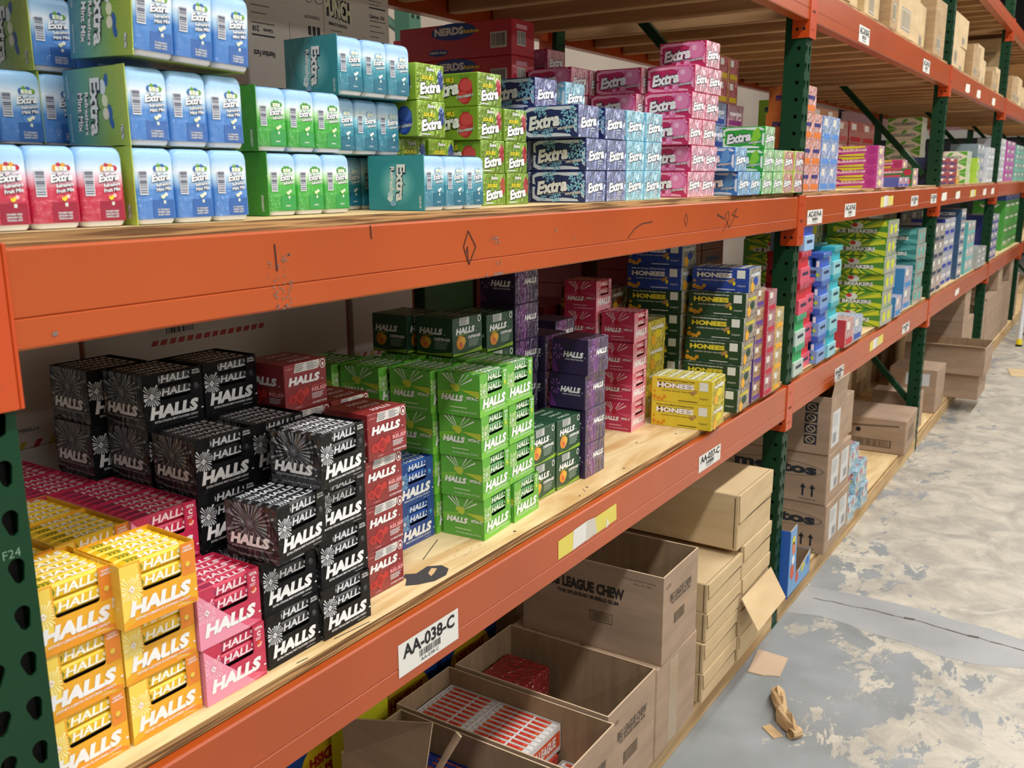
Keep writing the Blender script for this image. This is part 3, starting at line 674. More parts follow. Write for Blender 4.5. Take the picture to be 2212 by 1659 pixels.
    # left side panel
    if sk == 'black':
        burst(g, Lf, D*0.48, H*0.64, D*0.07, D*0.52, mat('8C8F95', 0.45, 0.6, 0.9), 30, 0.0005, clip=(0.001, H*0.36, D-0.001, H-0.001), seed=9)
        g.disc(Lf, D*0.48, H*0.66, D*0.085, mat('55585E', 0.35, 0.8, 0.6), 0.0007, 6, ry=D*0.10, rot=math.pi/6); g.text(Lf, 'H', D*0.48, H*0.66, D*0.07, mat('9DA0A6', 0.4), bold=0.02, l=0.001)
        halls_logo(g, Lf, D*0.47, H*0.345, H*0.20, D*0.74); g.text(Lf, 'EXTRA STRONG MINT FLAVORED CANDY', D*0.5, H*0.20, H*0.035, mat('BFC1C4', 0.5), w=D*0.78, l=0.0008)
        g.text(Lf, 'Net Weight: 680g (34g x 20 sticks)', D*0.60, H*0.07, H*0.05, mat('A9ABAE', 0.5), w=D*0.72, l=0.0008)
    elif sk in ('lime', 'rose'):
        c1 = mat('77BE35' if sk == 'lime' else 'D24A72', 0.45, 0.6, 0.4); c2 = mat('B7CC3A' if sk == 'lime' else 'E79BB0', 0.45, 0.6, 0.4)
        g.dec(Lf, [(0.001, H*0.55), (D*0.45, H*0.62), (D*0.2, H*0.35), (0.001, H*0.40)], c1, 0.0004); g.dec(Lf, [(D*0.55, H*0.62), (D-0.001, H*0.62), (D-0.001, H*0.45)], c2 if sk == 'lime' else c1, 0.0004)
        for a in (1.9, 2.15, 2.45, 0.5, 0.8, 1.15):
            g.dec(Lf, [(D*0.46, H*0.66), (D*0.46+D*0.42*math.cos(a-.035), min(H*0.99, H*0.66+D*0.42*math.sin(a-.035))), (D*0.46+D*0.42*math.cos(a+.035), min(H*0.99, H*0.66+D*0.42*math.sin(a+.035)))], TXT, 0.0006)
        g.disc(Lf, D*0.46, H*0.66, D*0.085, c2 if sk == 'lime' else mat('B21E33', 0.4), 0.0008, 12); g.disc(Lf, D*0.37, H*0.69, D*0.05, c2, 0.0007, 12)
        halls_logo(g, Lf, D*0.36, H*0.42, H*0.15, D*0.50); g.text(Lf, 'VITA-C', D*0.82, H*0.44, H*0.075, TXT, w=D*0.28, bold=0.04, shear=0.1)
        g.text(Lf, 'Net Weight: 680g (34g x 20 sticks)', D*0.62, H*0.10, H*0.045, TXT, w=D*0.6, l=0.0008); g.lines(Lf, D*0.3, H*0.16, D*0.9, H*0.24, mat('B9DCA0' if sk == 'lime' else 'E9B5C2', 0.5), n=1)
    else:
        halls_logo(g, Lf, D*0.5, H*0.40, H*0.18, D*0.7); burst(g, Lf, D*0.5, H*0.72, D*0.06, D*0.3, b, 18, 0.0005, clip=(0.001, 0.5*H, D-.001, H-.001))
    g.build('carton', root)
    me = roll_mesh(sk)
    # rolls: two in the window, five across the top
    pos = [(0.0128, H-0.0115), (0.0128, H-0.0330)]
    if top: pos += [(0.0128+0.0195*k, H-0.0115) for k in range(1, 5)]
    for k, (y, z) in enumerate(pos):
        o = bpy.data.objects.new('candy_roll', me); COL.objects.link(o); o.parent = root; o.location = (0.005, y, z)
        if k == 0: pass
    return root
def cherry_carton(H=0.086, W=0.104):
    g = G(); D = HD; m = film('8A1F24', 0.45); g.box(0, 0, 0, W, D, H, m, 0.0012, {'T': film('8A1F24', 0.6)})
    F, Lf, T, R = faces(W, D, H)
    for fr, w in ((F, W), (Lf, D)):
        if fr is F:
            g.dec(fr, [(w*0.22, H*0.80), (w*0.78, H*0.80), (w*0.82, H*0.84), (w*0.84, H*0.985), (w*0.26, H*0.985)], mat('DAD6D2', 0.5), 0.0004)
            g.lines(fr, w*0.25, H*0.82, w*0.50, H*0.97, INK, n=4, l=0.0007, th=0.3); g.lines(fr, w*0.53, H*0.82, w*0.80, H*0.97, INK, n=5, l=0.0007, seed=8, th=0.3)
            g.disc(fr, w*0.91, H*0.88, w*0.07, TXT, 0.0005, 20, ry=w*0.085); g.disc(fr, w*0.91, H*0.88, w*0.055, m, 0.0007, 20, ry=w*0.068); g.disc(fr, w*0.91, H*0.87, w*0.025, TXT, 0.0009, 12, ry=w*0.036)
            g.text(fr, 'CHERRY', w*0.12, H*0.90, H*0.035, mat('E89C9A', 0.5), w=w*0.17)
        halls_logo(g, fr, w*0.46, H*0.63, H*0.18, w*0.72)
        g.text(fr, 'RELIEF', w*0.80, H*0.37, H*0.085, mat('EFA2A4', 0.5), w=w*0.36, bold=0.04); g.text(fr, 'COUGH & THROAT', w*0.80, H*0.445, H*0.035, mat('E8696C', 0.5), w=w*0.34, bold=0.02)
        g.lines(fr, w*0.62, H*0.17, w*0.97, H*0.30, TXT, n=4, th=0.4)
        g.text(fr, '20 9-DROP STICKS', w*0.80, H*0.085, H*0.04, TXT, w=w*0.34, bold=0.02)
        r1 = mat('C0352F', 0.35); r2 = mat('9E2628', 0.4)
        g.disc(fr, w*0.17, H*0.26, w*0.10, r1, 0.0005, 14, ry=w*0.08); g.disc(fr, w*0.17, H*0.26, w*0.05, r2, 0.0007, 14)
        g.dec(fr, [(w*0.18, H*0.30), (w*0.34, H*0.46), (w*0.50, H*0.32), (w*0.34, H*0.10)], r1, 0.0008); g.disc(fr, w*0.34, H*0.29, w*0.075, r2, 0.001, 14); g.text(fr, 'H', w*0.34, H*0.29, w*0.05, r1, bold=0.03, l=0.0013)
        g.disc(fr, w*0.50, H*0.36, w*0.07, r1, 0.0005, 14); g.text(fr, 'CHERRY', w*0.30, H*0.065, H*0.035, mat('EFA2A4', 0.5), w=w*0.17)
    for k in range(3): g.text(T, 'HALLS', W*0.55, D*(0.2+k*0.27), 0.014, mat('D9B8B8', 0.5), w=0.05, bold=0.03, shear=0.2)
    return g.build('cough_drop_carton')
def defense_carton():
    g = G(); W, D, H = HW, HD, HH-0.002; m = film('1D4A2E', 0.4); g.box(0, 0, 0, W, D, H, m, 0.0012)
    F, Lf, T, R = faces(W, D, H)
    for fr, w in ((F, W), (Lf, D)):
        g.dec(fr, [(0.002, 0.002), (w-0.002, 0.002), (w-0.002, H*0.13), (w*0.4, H*0.05), (0.002, H*0.09)], mat('8CB32E', 0.5), 0.0004)
        halls_logo(g, fr, w*0.42, H*0.64, H*0.17, w*0.62)
        g.text(fr, 'DEFENSE', w*0.72, H*0.44, H*0.08, TXT, w=w*0.42, bold=0.04, shear=0.1)
        g.disc(fr, w*0.26, H*0.34, w*0.14, mat('DE8F2E', 0.35), 0.0006, 16); g.disc(fr, w*0.33, H*0.37, w*0.09, mat('E9B23C', 0.35), 0.0008, 14); g.disc(fr, w*0.27, H*0.30, w*0.05, mat('D9664A', 0.4), 0.001, 10)
        g.lines(fr, w*0.52, H*0.18, w*0.94, H*0.38, mat('B9CDBB', 0.5), n=5, th=0.3); g.text(fr, 'VITAMIN C', w*0.30, H*0.53, H*0.03, mat('C7D64C', 0.5), w=w*0.34, bold=0.02)
        if fr is F:
            g.rect(fr, w*0.22, H*0.78, w*0.55, H*0.98, mat('C9CCC8', 0.5), 0.0005); g.lines(fr, w*0.24, H*0.79, w*0.53, H*0.97, INK, n=5, l=0.0008, th=0.3)
            g.disc(fr, w*0.90, H*0.88, w*0.055, TXT, 0.0005, 14, ry=w*0.07); g.disc(fr, w*0.90, H*0.88, w*0.035, m, 0.0008, 14, ry=w*0.05)
    for k in range(4): g.text(T, 'HALLS', W*0.5, D*(0.16+k*0.23), 0.012, mat('A9BCA9', 0.5), w=0.05, bold=0.03, shear=0.2)
    return g.build('cough_drop_carton')
def purple_carton():
    g = G(); W, D, H = 0.106, HD, HH; m = film('2A1745', 0.35)
    fm = grad('purple_front', [(0, '2E1A4E'), (0.35, '7A3A86'), (0.6, '4C3560'), (1, '55476A')], 'X', 0, W, 0.9, 0.9)
    g.box(0, 0, 0, W, D, H, m, 0.0012, {'F': fm, 'T': film('352A45', 0.8)})
    F, Lf, T, R = faces(W, D, H)
    g.dec(Lf, [(0.002, 0.003), (D*0.2, 0.003), (D*0.02, H*0.5)], mat('6A2E7C', 0.4), 0.0004)
    for a in (0.5, 1.2, 2.0, 2.7, 3.6, 4.4, 5.1, 5.8):
        g.dec(Lf, [(D*0.17+0.004*math.cos(a), H*0.62+0.006*math.sin(a)), (D*0.17+0.014*math.cos(a-.14), H*0.62+0.02*math.sin(a-.14)), (D*0.17+0.014*math.cos(a+.14), H*0.62+0.02*math.sin(a+.14))], mat('9A62B4', 0.4), 0.0005)
        g.dec(F, [(W*0.22+0.004*math.cos(a), H*0.60+0.006*math.sin(a)), (W*0.22+0.014*math.cos(a-.14), H*0.60+0.02*math.sin(a-.14)), (W*0.22+0.014*math.cos(a+.14), H*0.60+0.02*math.sin(a+.14))], mat('B98ACB', 0.4), 0.0005)
    halls_logo(g, Lf, D*0.60, H*0.56, H*0.17, D*0.54); g.text(Lf, 'FOREST FRUIT FLAVOUR', D*0.62, H*0.42, H*0.04, TXT, w=D*0.5, bold=0.01)
    halls_logo(g, F, W*0.64, H*0.60, H*0.16, W*0.5); g.text(F, 'FOREST FRUIT', W*0.66, H*0.47, H*0.03, mat('C9B9D2', 0.5), w=W*0.4)
    return g.build('cough_drop_carton')
NAMES = {'cherry': 'dark red cherry', 'defense': 'dark green', 'purple': 'dark purple'}
def halls(sk, x, y, z, rz, top, label, group):
    if sk in SK: mk = lambda: open_carton(sk, top); key = sk+('_t' if top else '_c')
    else: mk = {'cherry': cherry_carton, 'defense': defense_carton, 'purple': purple_carton}[sk]; key = sk
    o = instance(key, mk, 'cough_drop_carton', (x, y, z), rz)
    return tag(o, label, 'cough drop box', group)
PITCH = {'cherry': 0.0866, 'defense': 0.0882}
def hstack(sk, x, y, n, where, z0=ZL+TL+0.0003, yaw=0, jit=None, ntop=1):
    nm = SK[sk]['lname'] if sk in SK else NAMES[sk]; p = PITCH.get(sk, 0.0901)
    rd = random.Random(int(x*1000+y*77))
    for i in range(n):
        dx, dy = (jit[i] if jit else (rd.uniform(-0.002, 0.002), rd.uniform(-0.0015, 0.0015)))
        halls(sk, x+dx, y+dy, z0+i*p, math.radians(yaw+rd.uniform(-0.6, 0.6)), i >= n-ntop, '%s cough drop box, %s%s' % (nm, level(i, n), where), 'cough drop boxes on the lower shelf')
ZH = ZL+TL+0.0003
hstack('honey', 0.536, 0.045, 3, 'the stack beside the near post')
hstack('honey', 0.653, 0.045, 2, 'the stack left of the pink boxes', ntop=1)
halls('honey', 0.642, 0.022, ZH+2*0.0901, math.radians(-1.5), True, 'yellow honey-lemon cough drop box jutting left atop the front stack', 'cough drop boxes on the lower shelf')
for q, yy in enumerate((0.156, 0.264, 0.372)):
    hstack('honey', 0.636-(0.035 if q == 2 else 0), yy, 3, 'yellow row %s from the front' % ('two', 'three', 'four')[q])
hstack('honey', 0.519, 0.156, 3, 'the yellow stack hidden by the post')
hstack('berry', 0.768, 0.040, 2, 'the front stack beside the yellow boxes')
for q, yy in enumerate((0.150, 0.256, 0.362, 0.470)):
    hstack('berry', 0.751-(0.031 if q > 1 else 0), yy, 3, 'pink row %s from the front' % ('two', 'three', 'four', 'five')[q])
hstack('black', 0.890, 0.042, 2, 'the stack right of the pink boxes')
halls('black', 0.898, 0.012, ZH+2*0.0901, math.radians(6), True, 'black mint cough drop box turned askew atop the front stack', 'cough drop boxes on the lower shelf')
hstack('black', 1.007, 0.036, 3, 'the front stack touching cherry', ntop=0)
halls('black', 0.994, 0.012, ZH+3*0.0901, math.radians(5), True, 'black mint cough drop box with dark side showing, beside the top cherry box', 'cough drop boxes on the lower shelf')
hstack('black', 0.868, 0.152, 4, 'the second row behind the pink')
hstack('black', 0.866, 0.262, 5, 'the third row behind the pink')
hstack('black', 0.840, 0.374, 5, 'the fourth row, leftmost')
hstack('black', 0.982, 0.152, 4, 'the second row behind the top box')
hstack('black', 0.982, 0.262, 5, 'the third row beside cherry')
hstack('cherry', 1.160, 0.080, 4, 'the stack between black and blue', jit=[(0, 0), (.004, 0), (.004, 0), (.012, -.006)])
hstack('cherry', 1.104, 0.200, 5, 'the second row beside black')
hstack('cherry', 1.212, 0.200, 4, 'the second row beside green')
hstack('blue', 1.366, 0.176, 2, 'the pair between cherry and green')
J = [(0, 0), (-.003, 0), (-.006, 0), (-.010, 0)]
hstack('lime', 1.506, 0.062, 4, 'the left column, front row', yaw=4, jit=J)
hstack('lime', 1.484, 0.172, 4, 'the left column, second row', yaw=4, jit=J)
hstack('lime', 1.452, 0.285, 4, 'the left column, third row', yaw=4, jit=J)
hstack('lime', 1.425, 0.395, 4, 'the left column, fourth row', yaw=4, jit=J)
hstack('lime', 1.628, 0.066, 4, 'the right column, front row', yaw=3, jit=[(0, 0), (-.008, .006), (-.006, .008), (-.016, .006)], ntop=1)
hstack('lime', 1.612, 0.182, 4, 'the right column, second row', yaw=2)
hstack('lime', 1.590, 0.295, 4, 'the right column, third row', yaw=2)
hstack('defense', 1.864, 0.095, 2, 'the low stack by the purple')
hstack('defense', 1.747, 0.098, 2, 'the low stack touching bright green')
hstack('defense', 1.742, 0.215, 5, 'the tall stack behind the low')
halls('defense', 1.618, 0.22, ZH+4*0.0901, 0, True, 'dark green cough drop box lying on the second-row green stack', 'cough drop boxes on the lower shelf')
halls('defense', 1.600, 0.335, ZH+4*0.0901, 0, True, 'dark green cough drop box lying on the third-row green stack', 'cough drop boxes on the lower shelf')
hstack('purple', 1.982, 0.082, 4, 'the stack beside bare plywood', jit=[(0, 0), (0, 0), (-.004, 0), (-.006, -.008)])
hstack('purple', 1.975, 0.195, 4, 'the second row stack')
hstack('purple', 1.862, 0.215, 6, 'the tall stack reaching the beam')
hstack('purple', 2.20, 0.30, 4, 'the stack behind the rose boxes')
hstack('rose', 2.446, 0.180, 4, 'the stack left of the yellow', yaw=4, jit=[(0, 0), (.002, 0), (.002, 0), (.006, 0)])
hstack('rose', 2.425, 0.294, 5, 'the second row stack', yaw=4)
# ---------------------------------------------------------------- lozenge cartons
HN = {'yellow': ('D9C52A', 'F4F2EC', '3C3A20', 'yellow honey-lemon'), 'green': ('123F24', 'E4D43C', 'E8EAE2', 'dark green menthol'), 'blue': ('16409A', 'E9EBF0', 'E0E4EC', 'blue milk and honey'), 'brown': ('6A2C1A', 'E9E4DA', 'E0D8C8', 'brown honey')}
NW, ND, NH = 0.128, 0.192, 0.0768
def honees(k):
    c = HN[k]; g = G(); W, D, H = NW, ND, NH; m = film(c[0], 0.3); sil = mat('B9B6AA', 0.3, 0.9, 1.0)
    fm = mat(c[0] if k in ('yellow', 'brown') else 'A7A390', 0.35, 0.9, 1.0)
    g.box(0, 0, 0, W, D, H, m, 0.0012, {'F': fm, 'T': film('C9C58C' if k == 'yellow' else '8C8F8A', 0.8)})
    F, Lf, T, R = faces(W, D, H)
    hm = mat('E0A422', 0.45); hd = mat('C98A1C', 0.5)
    for (a, b, r) in ((0.03, 0.10, 0.055), (0.10, 0.04, 0.05), (0.20, 0.13, 0.045), (0.16, 0.02, 0.04), (0.03, 0.33, 0.03)):
        g.disc(Lf, D*a+0.004, H*b+0.006, D*r*0.75, hm, 0.0005, 8); g.disc(Lf, D*a+0.004, H*b+0.006, D*r*0.45, hd, 0.0007, 8)
    t1 = mat(c[1], 0.5); t2 = mat(c[2], 0.5)
    name = {'yellow': 'Honey Lemon Menthol Eucalyptus Drops', 'green': 'Honey Menthol Eucalyptus Drops', 'blue': 'Milk & Honey Filled Drops', 'brown': 'Honey Filled Drops'}[k]
    g.text(Lf, name, D*0.40, H*0.88, H*0.085, t2, w=D*0.62, bold=0.02)
    g.text(Lf, 'HONEES', D*0.40, H*0.68, H*0.21, t1, w=D*0.62, bold=0.055, out=mat('2A2A1E' if k == 'yellow' else '0C1A14', 0.6), ow=0.05)
    g.text(Lf, 'soothes throats naturally', D*0.42, H*0.46, H*0.09, t2, w=D*0.50)
    g.rect(Lf, D*0.79, H*0.58, D*0.93, H*0.92, mat('E4E8E0', 0.5), 0.0005)   # pale patch where the scan code sits
    g.disc(Lf, D*0.72, H*0.50, D*0.045, mat('B08A50', 0.5), 0.0008, 9, ry=D*0.03, rot=0.6); g.disc(Lf, D*0.68, H*0.44, D*0.035, mat('A67E46', 0.5), 0.0007, 9); g.disc(Lf, D*0.745, H*0.36, D*0.026, mat('E8D02A', 0.35), 0.001, 10, ry=D*0.036)
    g.text(Lf, 'Delightful', D*0.87, H*0.26, H*0.09, t2, w=D*0.14, shear=0.3); g.lines(Lf, D*0.45, H*0.07, D*0.93, H*0.13, t2, n=1, th=0.5)
    g.text(F, 'HONEES', W*0.52, H*0.70, H*0.15, t1 if k != 'blue' else t2, w=W*0.72, bold=0.05, out=mat('2C2B22', 0.6), ow=0.04)
    g.disc(F, W*0.55, H*0.42, W*0.2, mat(c[0], 0.5), 0.0006, 16, ry=H*0.17); g.disc(F, W*0.3, H*0.2, W*0.14, hm, 0.0006, 12)
    for i in range(10): g.rect(T, 0.006, D*(0.05+i*0.093), W-0.006, D*(0.05+i*0.093)+0.006, mat('E6E3CE' if i % 2 else c[0], 0.4), 0.0006)
    return g.build('lozenge_carton')
def nstack(k, x, y, n, where, z0=ZH, yaw=2, drift=0.003):
    for i in range(n):
        o = instance('hn_'+k, lambda: honees(k), 'lozenge_carton', (x+drift*i, y, z0+i*(NH+0.0005)), math.radians(yaw))
        tag(o, '%s lozenge box, %s%s' % (HN[k][3], level(i, n), where), 'lozenge box', 'lozenge boxes on the lower shelf')
nstack('yellow', 2.582, -0.020, 2, 'the pair at the shelf edge', yaw=4, drift=0)
nstack('green', 2.838, -0.008, 5, 'the front green stack by the shelf edge', drift=0.009)
nstack('blue', 2.895, -0.008, 1, 'alone atop the front green stack', z0=ZH+5*(NH+0.0005))
nstack('green', 2.838, 0.200, 5, 'the second-row stack under navy boxes', drift=0.002)
nstack('blue', 2.835, 0.200, 2, 'the shaded navy pair', z0=ZH+5*(NH+0.0005))
nstack('yellow', 2.62, 0.215, 4, 'the shaded stack behind the bright pair', yaw=0)
nstack('brown', 2.70+0.05, 0.42, 5, 'the dim stack at the back', yaw=0)
# ================================================================= middle shelf: bottle packs
NAVY = mat('1B2547', 0.5)
BT = {
 'mint': dict(st=[(0, '3A76C2'), (.45, '4787CF'), (.60, 'B9DAF2'), (.70, 'E4EFF7'), (.84, 'A9D2F2'), (1, '8FC2EC')], dark='3466AE', fl='Mint Mix', p1='E9F2C8', sub='ICY SPEARMINT', card='7FAE3E', panel='mint', nm='blue mint mix'),
 'fruit': dict(st=[(0, 'AE1039'), (.48, 'CB2149'), (.62, 'EFC3D2'), (.72, 'DCEAF6'), (.84, 'A9D2F2'), (1, '8FC2EC')], dark='9C0F35', fl='Fruit Mix', p1='F5D33A', sub='STRAWBERRY FREEZE', card='B0204A', panel=None, nm='red fruit mix'),
 'spear': dict(st=[(0, '27912E'), (.48, '3DB23A'), (.62, 'C4EBB8'), (.72, 'E2F2F6'), (.84, 'A5CFF0'), (1, '8FBFEA')], dark='2E9A4A', fl='', p1='EEF3C4', sub='SPEARMINT', card='3D9A2E', panel='spear', nm='green spearmint'),
 'polar': dict(st=[(0, '1C6F86'), (.45, '2C8CA2'), (.60, '8FD2E2'), (.72, 'DFF0F6'), (.84, 'A5CFF0'), (1, '8FBFEA')], dark='1F6C84', fl='', p1='F2F8FA', sub='POLAR ICE', card='2E93A0', panel='polar', nm='teal polar ice'),
}
BH = 0.0925
def bottle_mesh(k):
    key = 'bottle_'+k
    if key in TPL: return TPL[key]
    s = BT[k]; g = G()
    def ring(z, a, r):
        P = []
        for cx, cy, a0 in ((a-r, a-r, 0), (-a+r, a-r, 90), (-a+r, -a+r, 180), (a-r, -a+r, 270)):
            for t in (0, 30, 60, 90):
                q = math.radians(a0+t); P.append((cx+r*math.cos(q), cy+r*math.sin(q), z))
        return P
    m = grad('bottle_'+k, s['st'], 'Z', 0, BH, 0.8, 0.5)
    wm = mat('E6EAEE', 0.4)
    g.loft([ring(0, 0.0262, 0.008), ring(0.003, 0.0280, 0.0085), ring(0.0062, 0.0284, 0.0085)], wm)
    g.loft([ring(0.0062, 0.0297, 0.0062), ring(0.045, 0.0294, 0.0062), ring(0.080, 0.0295, 0.0066), ring(0.0868, 0.0289, 0.008), ring(0.0906, 0.0272, 0.009), ring(BH, 0.0240, 0.009)], m)
    nb = len(g.f)
    F = Fr((0, -0.0298, 0), (1, 0, 0), (0, 0, 1), 0.057, BH)
    g.rect(F, -0.0238, 0.036, -0.0115, 0.066, mat('DADFE6', 0.5), 0.0004); g.bars(F, -0.0230, 0.038, -0.0125, 0.0645, mat('4A4F68', 0.6), vert=False, n=13, seed=5)
    W_ = mat('F2F4F6', 0.5)
    g.text(F, 'Extra', 0.0085, 0.0575, 0.0095, W_, w=0.0270, bold=0.045, shear=0.12, slope=0.12, out=NAVY, ow=0.07)
    g.text(F, 'Refreshers', 0.0115, 0.0490, 0.0042, W_, w=0.0215, bold=0.03, slope=0.12, out=NAVY, ow=0.07)
    if s['fl']: g.text(F, s['fl'], 0.0115, 0.0430, 0.0044, W_, w=0.0220, bold=0.03, slope=0.12, out=NAVY, ow=0.06)
    lf = {'mint': ('3C6FB4', '6FA83C'), 'fruit': ('E8A02A', 'C02A3E'), 'spear': ('4E9E3A', '4E9E3A'), 'polar': ('9CC8E8', 'B8DCEC')}[k]
    for q, (u, v) in enumerate(((0.001, 0.0680), (0.006, 0.0705), (0.0115, 0.0705), (0.0165, 0.0685))):
        g.disc(F, u, v, 0.0032, mat(lf[q % 2], 0.5), 0.0004, 6, ry=0.0042, rot=0.4*q)
    for (u, v, c) in ((0.0035, 0.0668, 'EEF5DF'), (0.0085, 0.0672, 'E6EFC8'), (0.0135, 0.0668, 'F2F6EE')): g.rect(F, u-0.0021, v-0.002, u+0.0021, v+0.003, mat(c, 0.5), 0.0006)
    g.dec(F, [(0.006, 0.0325), (0.009, 0.0305), (0.012, 0.0325), (0.0135, 0.0355), (0.010, 0.0370), (0.0085, 0.0345), (0.0065, 0.0360)], mat(s['p1'], 0.5), 0.0007)
    g.dec(F, [(0.0110, 0.0350), (0.0150, 0.0335), (0.0165, 0.0370), (0.0130, 0.0388)], mat('F4EDE0' if k != 'fruit' else 'F0C9CF', 0.5), 0.0006)
    g.rect(F, -0.006, 0.0075, 0.0245, 0.0295, mat(s['dark'], 0.45, 0.5, 0.2), 0.0003); g.dec(F, [(0.009, 0.0250), (0.0125, 0.0245), (0.013, 0.0285), (0.0095, 0.029)], mat('D9E2D8', 0.5), 0.0006)
    lines = {'mint': ('ICY SPEARMINT', 'PEPPERMINT FREEZE', 'SWEET MINT'), 'fruit': ('STRAWBERRY FREEZE', 'LEMONADE CHILL', 'TROPICAL MIST')}.get(k, (s['sub'],))
    for q, t in enumerate(lines): g.text(F, t, 0.0085, 0.0175-q*0.0032 if len(lines) > 1 else 0.014, 0.0021, W_, w=0.0175 if len(lines) > 1 else 0.010, bold=0.02, l=0.0006, out=NAVY if len(lines) > 1 else None, ow=0.08)
    me = bpy.data.meshes.new('gum_bottle'); me.from_pydata(g.v, [], g.f)
    for mm in g.mats: me.materials.append(mm)
    me.polygons.foreach_set('material_index', g.m); me.polygons.foreach_set('use_smooth', [i < nb and i not in () for i in range(len(g.f))]); me.update()
    TPL[key] = me; return me
PKW, PKD, PKH = 0.180, 0.128, 0.0958
def panel_print(g, fr, k):
    W, H = fr.w, fr.h; Wt = mat('F0F2F4', 0.5)
    if k == 'mint':
        g.text(fr, 'Extra', W*0.50, H*0.50, W*0.160, Wt, w=H*0.72, bold=0.035, l=0.0010, rot=-math.pi/2, slope=-0.10, out=NAVY, ow=0.05)
        g.text(fr, 'Refreshers', W*0.350, H*0.42, W*0.060, Wt, w=H*0.54, bold=0.03, rot=-math.pi/2, slope=-0.10, out=NAVY, ow=0.05)
        g.text(fr, 'Mint Mix', W*0.245, H*0.44, W*0.080, Wt, w=H*0.50, bold=0.03, rot=-math.pi/2, slope=-0.10, out=NAVY, ow=0.05)
        g.text(fr, 'Mint Mix', W*0.90, H*0.17, W*0.045, Wt, w=H*0.18, bold=0.03, rot=-math.pi/2, out=NAVY, ow=0.05)
        g.text(fr, '6-40 PIECE BOTTLES', W*0.065, H*0.78, W*0.02, Wt, w=H*0.3, rot=-math.pi/2); g.text(fr, 'NATURALLY AND ARTIFICIALLY FLAVORED', W*0.065, H*0.25, W*0.02, Wt, w=H*0.36, rot=-math.pi/2)
        for (u, v, rx, ry, c) in ((0.64, 0.74, .050, .10, 'E4F0F4'), (0.66, 0.57, .050, .080, 'F0F2D0'), (0.66, 0.41, .050, .080, 'F0EBD6')): g.disc(fr, W*u, H*v, W*rx, mat(c, 0.4), 0.0003, 8, ry=H*ry)
        for (u, v, r) in ((0.70, 0.82, -0.2), (0.73, 0.44, 0.2), (0.74, 0.30, 0.3)): g.disc(fr, W*u, H*v, W*0.035, mat('3667B0', 0.4), 0.00015, 8, ry=H*0.09, rot=r)
    elif k == 'polar':
        [g.disc(fr, W*0.52, H*0.48, W*(0.33-0.03*q), mat(('3A9AA6', '46A2AD', '52AAB4', '5FB2BB', '6CBAC2', '79C2C9', '86CAD0', '92D1D6')[q], 0.45, 0.5, 0.3), 0.00008+0.00005*q, 28, ry=H*(0.40-0.036*q)) for q in range(8)]
        g.text(fr, 'Extra', W*0.59, H*0.50, W*0.155, Wt, w=H*0.66, bold=0.04, l=0.0010, rot=-math.pi/2, slope=-0.06, out=NAVY, ow=0.05)
        g.text(fr, 'Refreshers', W*0.435, H*0.47, W*0.075, Wt, w=H*0.64, bold=0.03, rot=-math.pi/2, slope=-0.06, out=NAVY, ow=0.05)
        g.text(fr, 'POLAR ICE', W*0.93, H*0.16, W*0.035, Wt, w=H*0.22, bold=0.02, rot=-math.pi/2)
        for (u, v, c) in ((0.40, 0.22, 'DCEFF4'), (0.45, 0.13, '8CB8DC'), (0.41, 0.29, 'C8E6EE')): g.disc(fr, W*u, H*v, W*0.055, mat(c, 0.4), 0.0009, 7, ry=H*0.055)
    elif k == 'spear':
        g.text(fr, 'SPEARMINT', W*0.90, H*0.20, W*0.04, Wt, w=H*0.26, bold=0.02, rot=-math.pi/2)
        g.text(fr, 'Extra', W*0.5, H*0.5, W*0.13, Wt, w=H*0.56, bold=0.05, rot=-math.pi/2, out=NAVY, ow=0.05)
def bottle_pack(k):
    s = BT[k]; root = empty('gum_bottle_pack'); g = G(); W, D, H = PKW, PKD, PKH
    cm = grad('mintpanel', [(0, '2F7FA8'), (0.35, '5FA58A'), (0.7, '93B84A'), (1, 'B4C84A')], 'Y', PKD, 0, 0.7, 0.4) if s['panel'] == 'mint' else film(s['card'], 0.4)
    t = 0.0012
    g.box(0, 0.001, 0, t, D, H, cm); g.box(W-t, 0.02, 0, W, D, H, cm); g.box(t, D-t, 0, W-t, D, H, cm)
    g.box(0, 0.012, 0, W, D, 0.0006, cm); g.box(0, 0.016, H-0.0006, W, D, H, mat('3A444A', 0.35, 0.8, 0.6))
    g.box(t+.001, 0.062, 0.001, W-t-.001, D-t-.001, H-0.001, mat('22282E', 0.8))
    Lf = Fr((0, D, 0), (0, -1, 0), (0, 0, 1), D-0.001, H)
    if s['panel']: panel_print(g, Lf, s['panel'])
    g.build('carton', root)
    me = bottle_mesh(k)
    for q in range(3):
        o = bpy.data.objects.new('gum_bottle', me); COL.objects.link(o); o.parent = root; o.location = (0.0298+q*0.0600, 0.0294, 0.0010)
    return root
ZMS = ZM+TM+0.0003
def pack(k, x, y, lv, where, yaw=0, tilt=None, dz=0):
    o = instance('pk_'+k, lambda: bottle_pack(k), 'gum_bottle_pack', (x, y, ZMS+lv*(PKH+0.0006)+dz), math.radians(yaw), tilt)
    tag(o, '%s gum bottle three-pack %s' % (BT[k]['nm'], where), 'gum pack', 'gum bottle packs on the middle shelf')
pack('fruit', 0.529, 0.030, 0, 'at the left end of the shelf')
pack('mint', 0.719, 0.026, 0, 'on the plywood beside the red bottles')
pack('mint', 0.722, 0.030, 1, 'in the second layer with large logo side')
pack('mint', 0.728, 0.018, 2, 'in the top layer in crumpled film', tilt=(0.03, 0.035), dz=0.009)
for q in range(3): pack('mint', 0.712-q*0.004, 0.190, q, ('hidden at the bottom behind the blue front stack', 'behind the blue front stack at middle height', 'behind the blue front stack on top')[q])
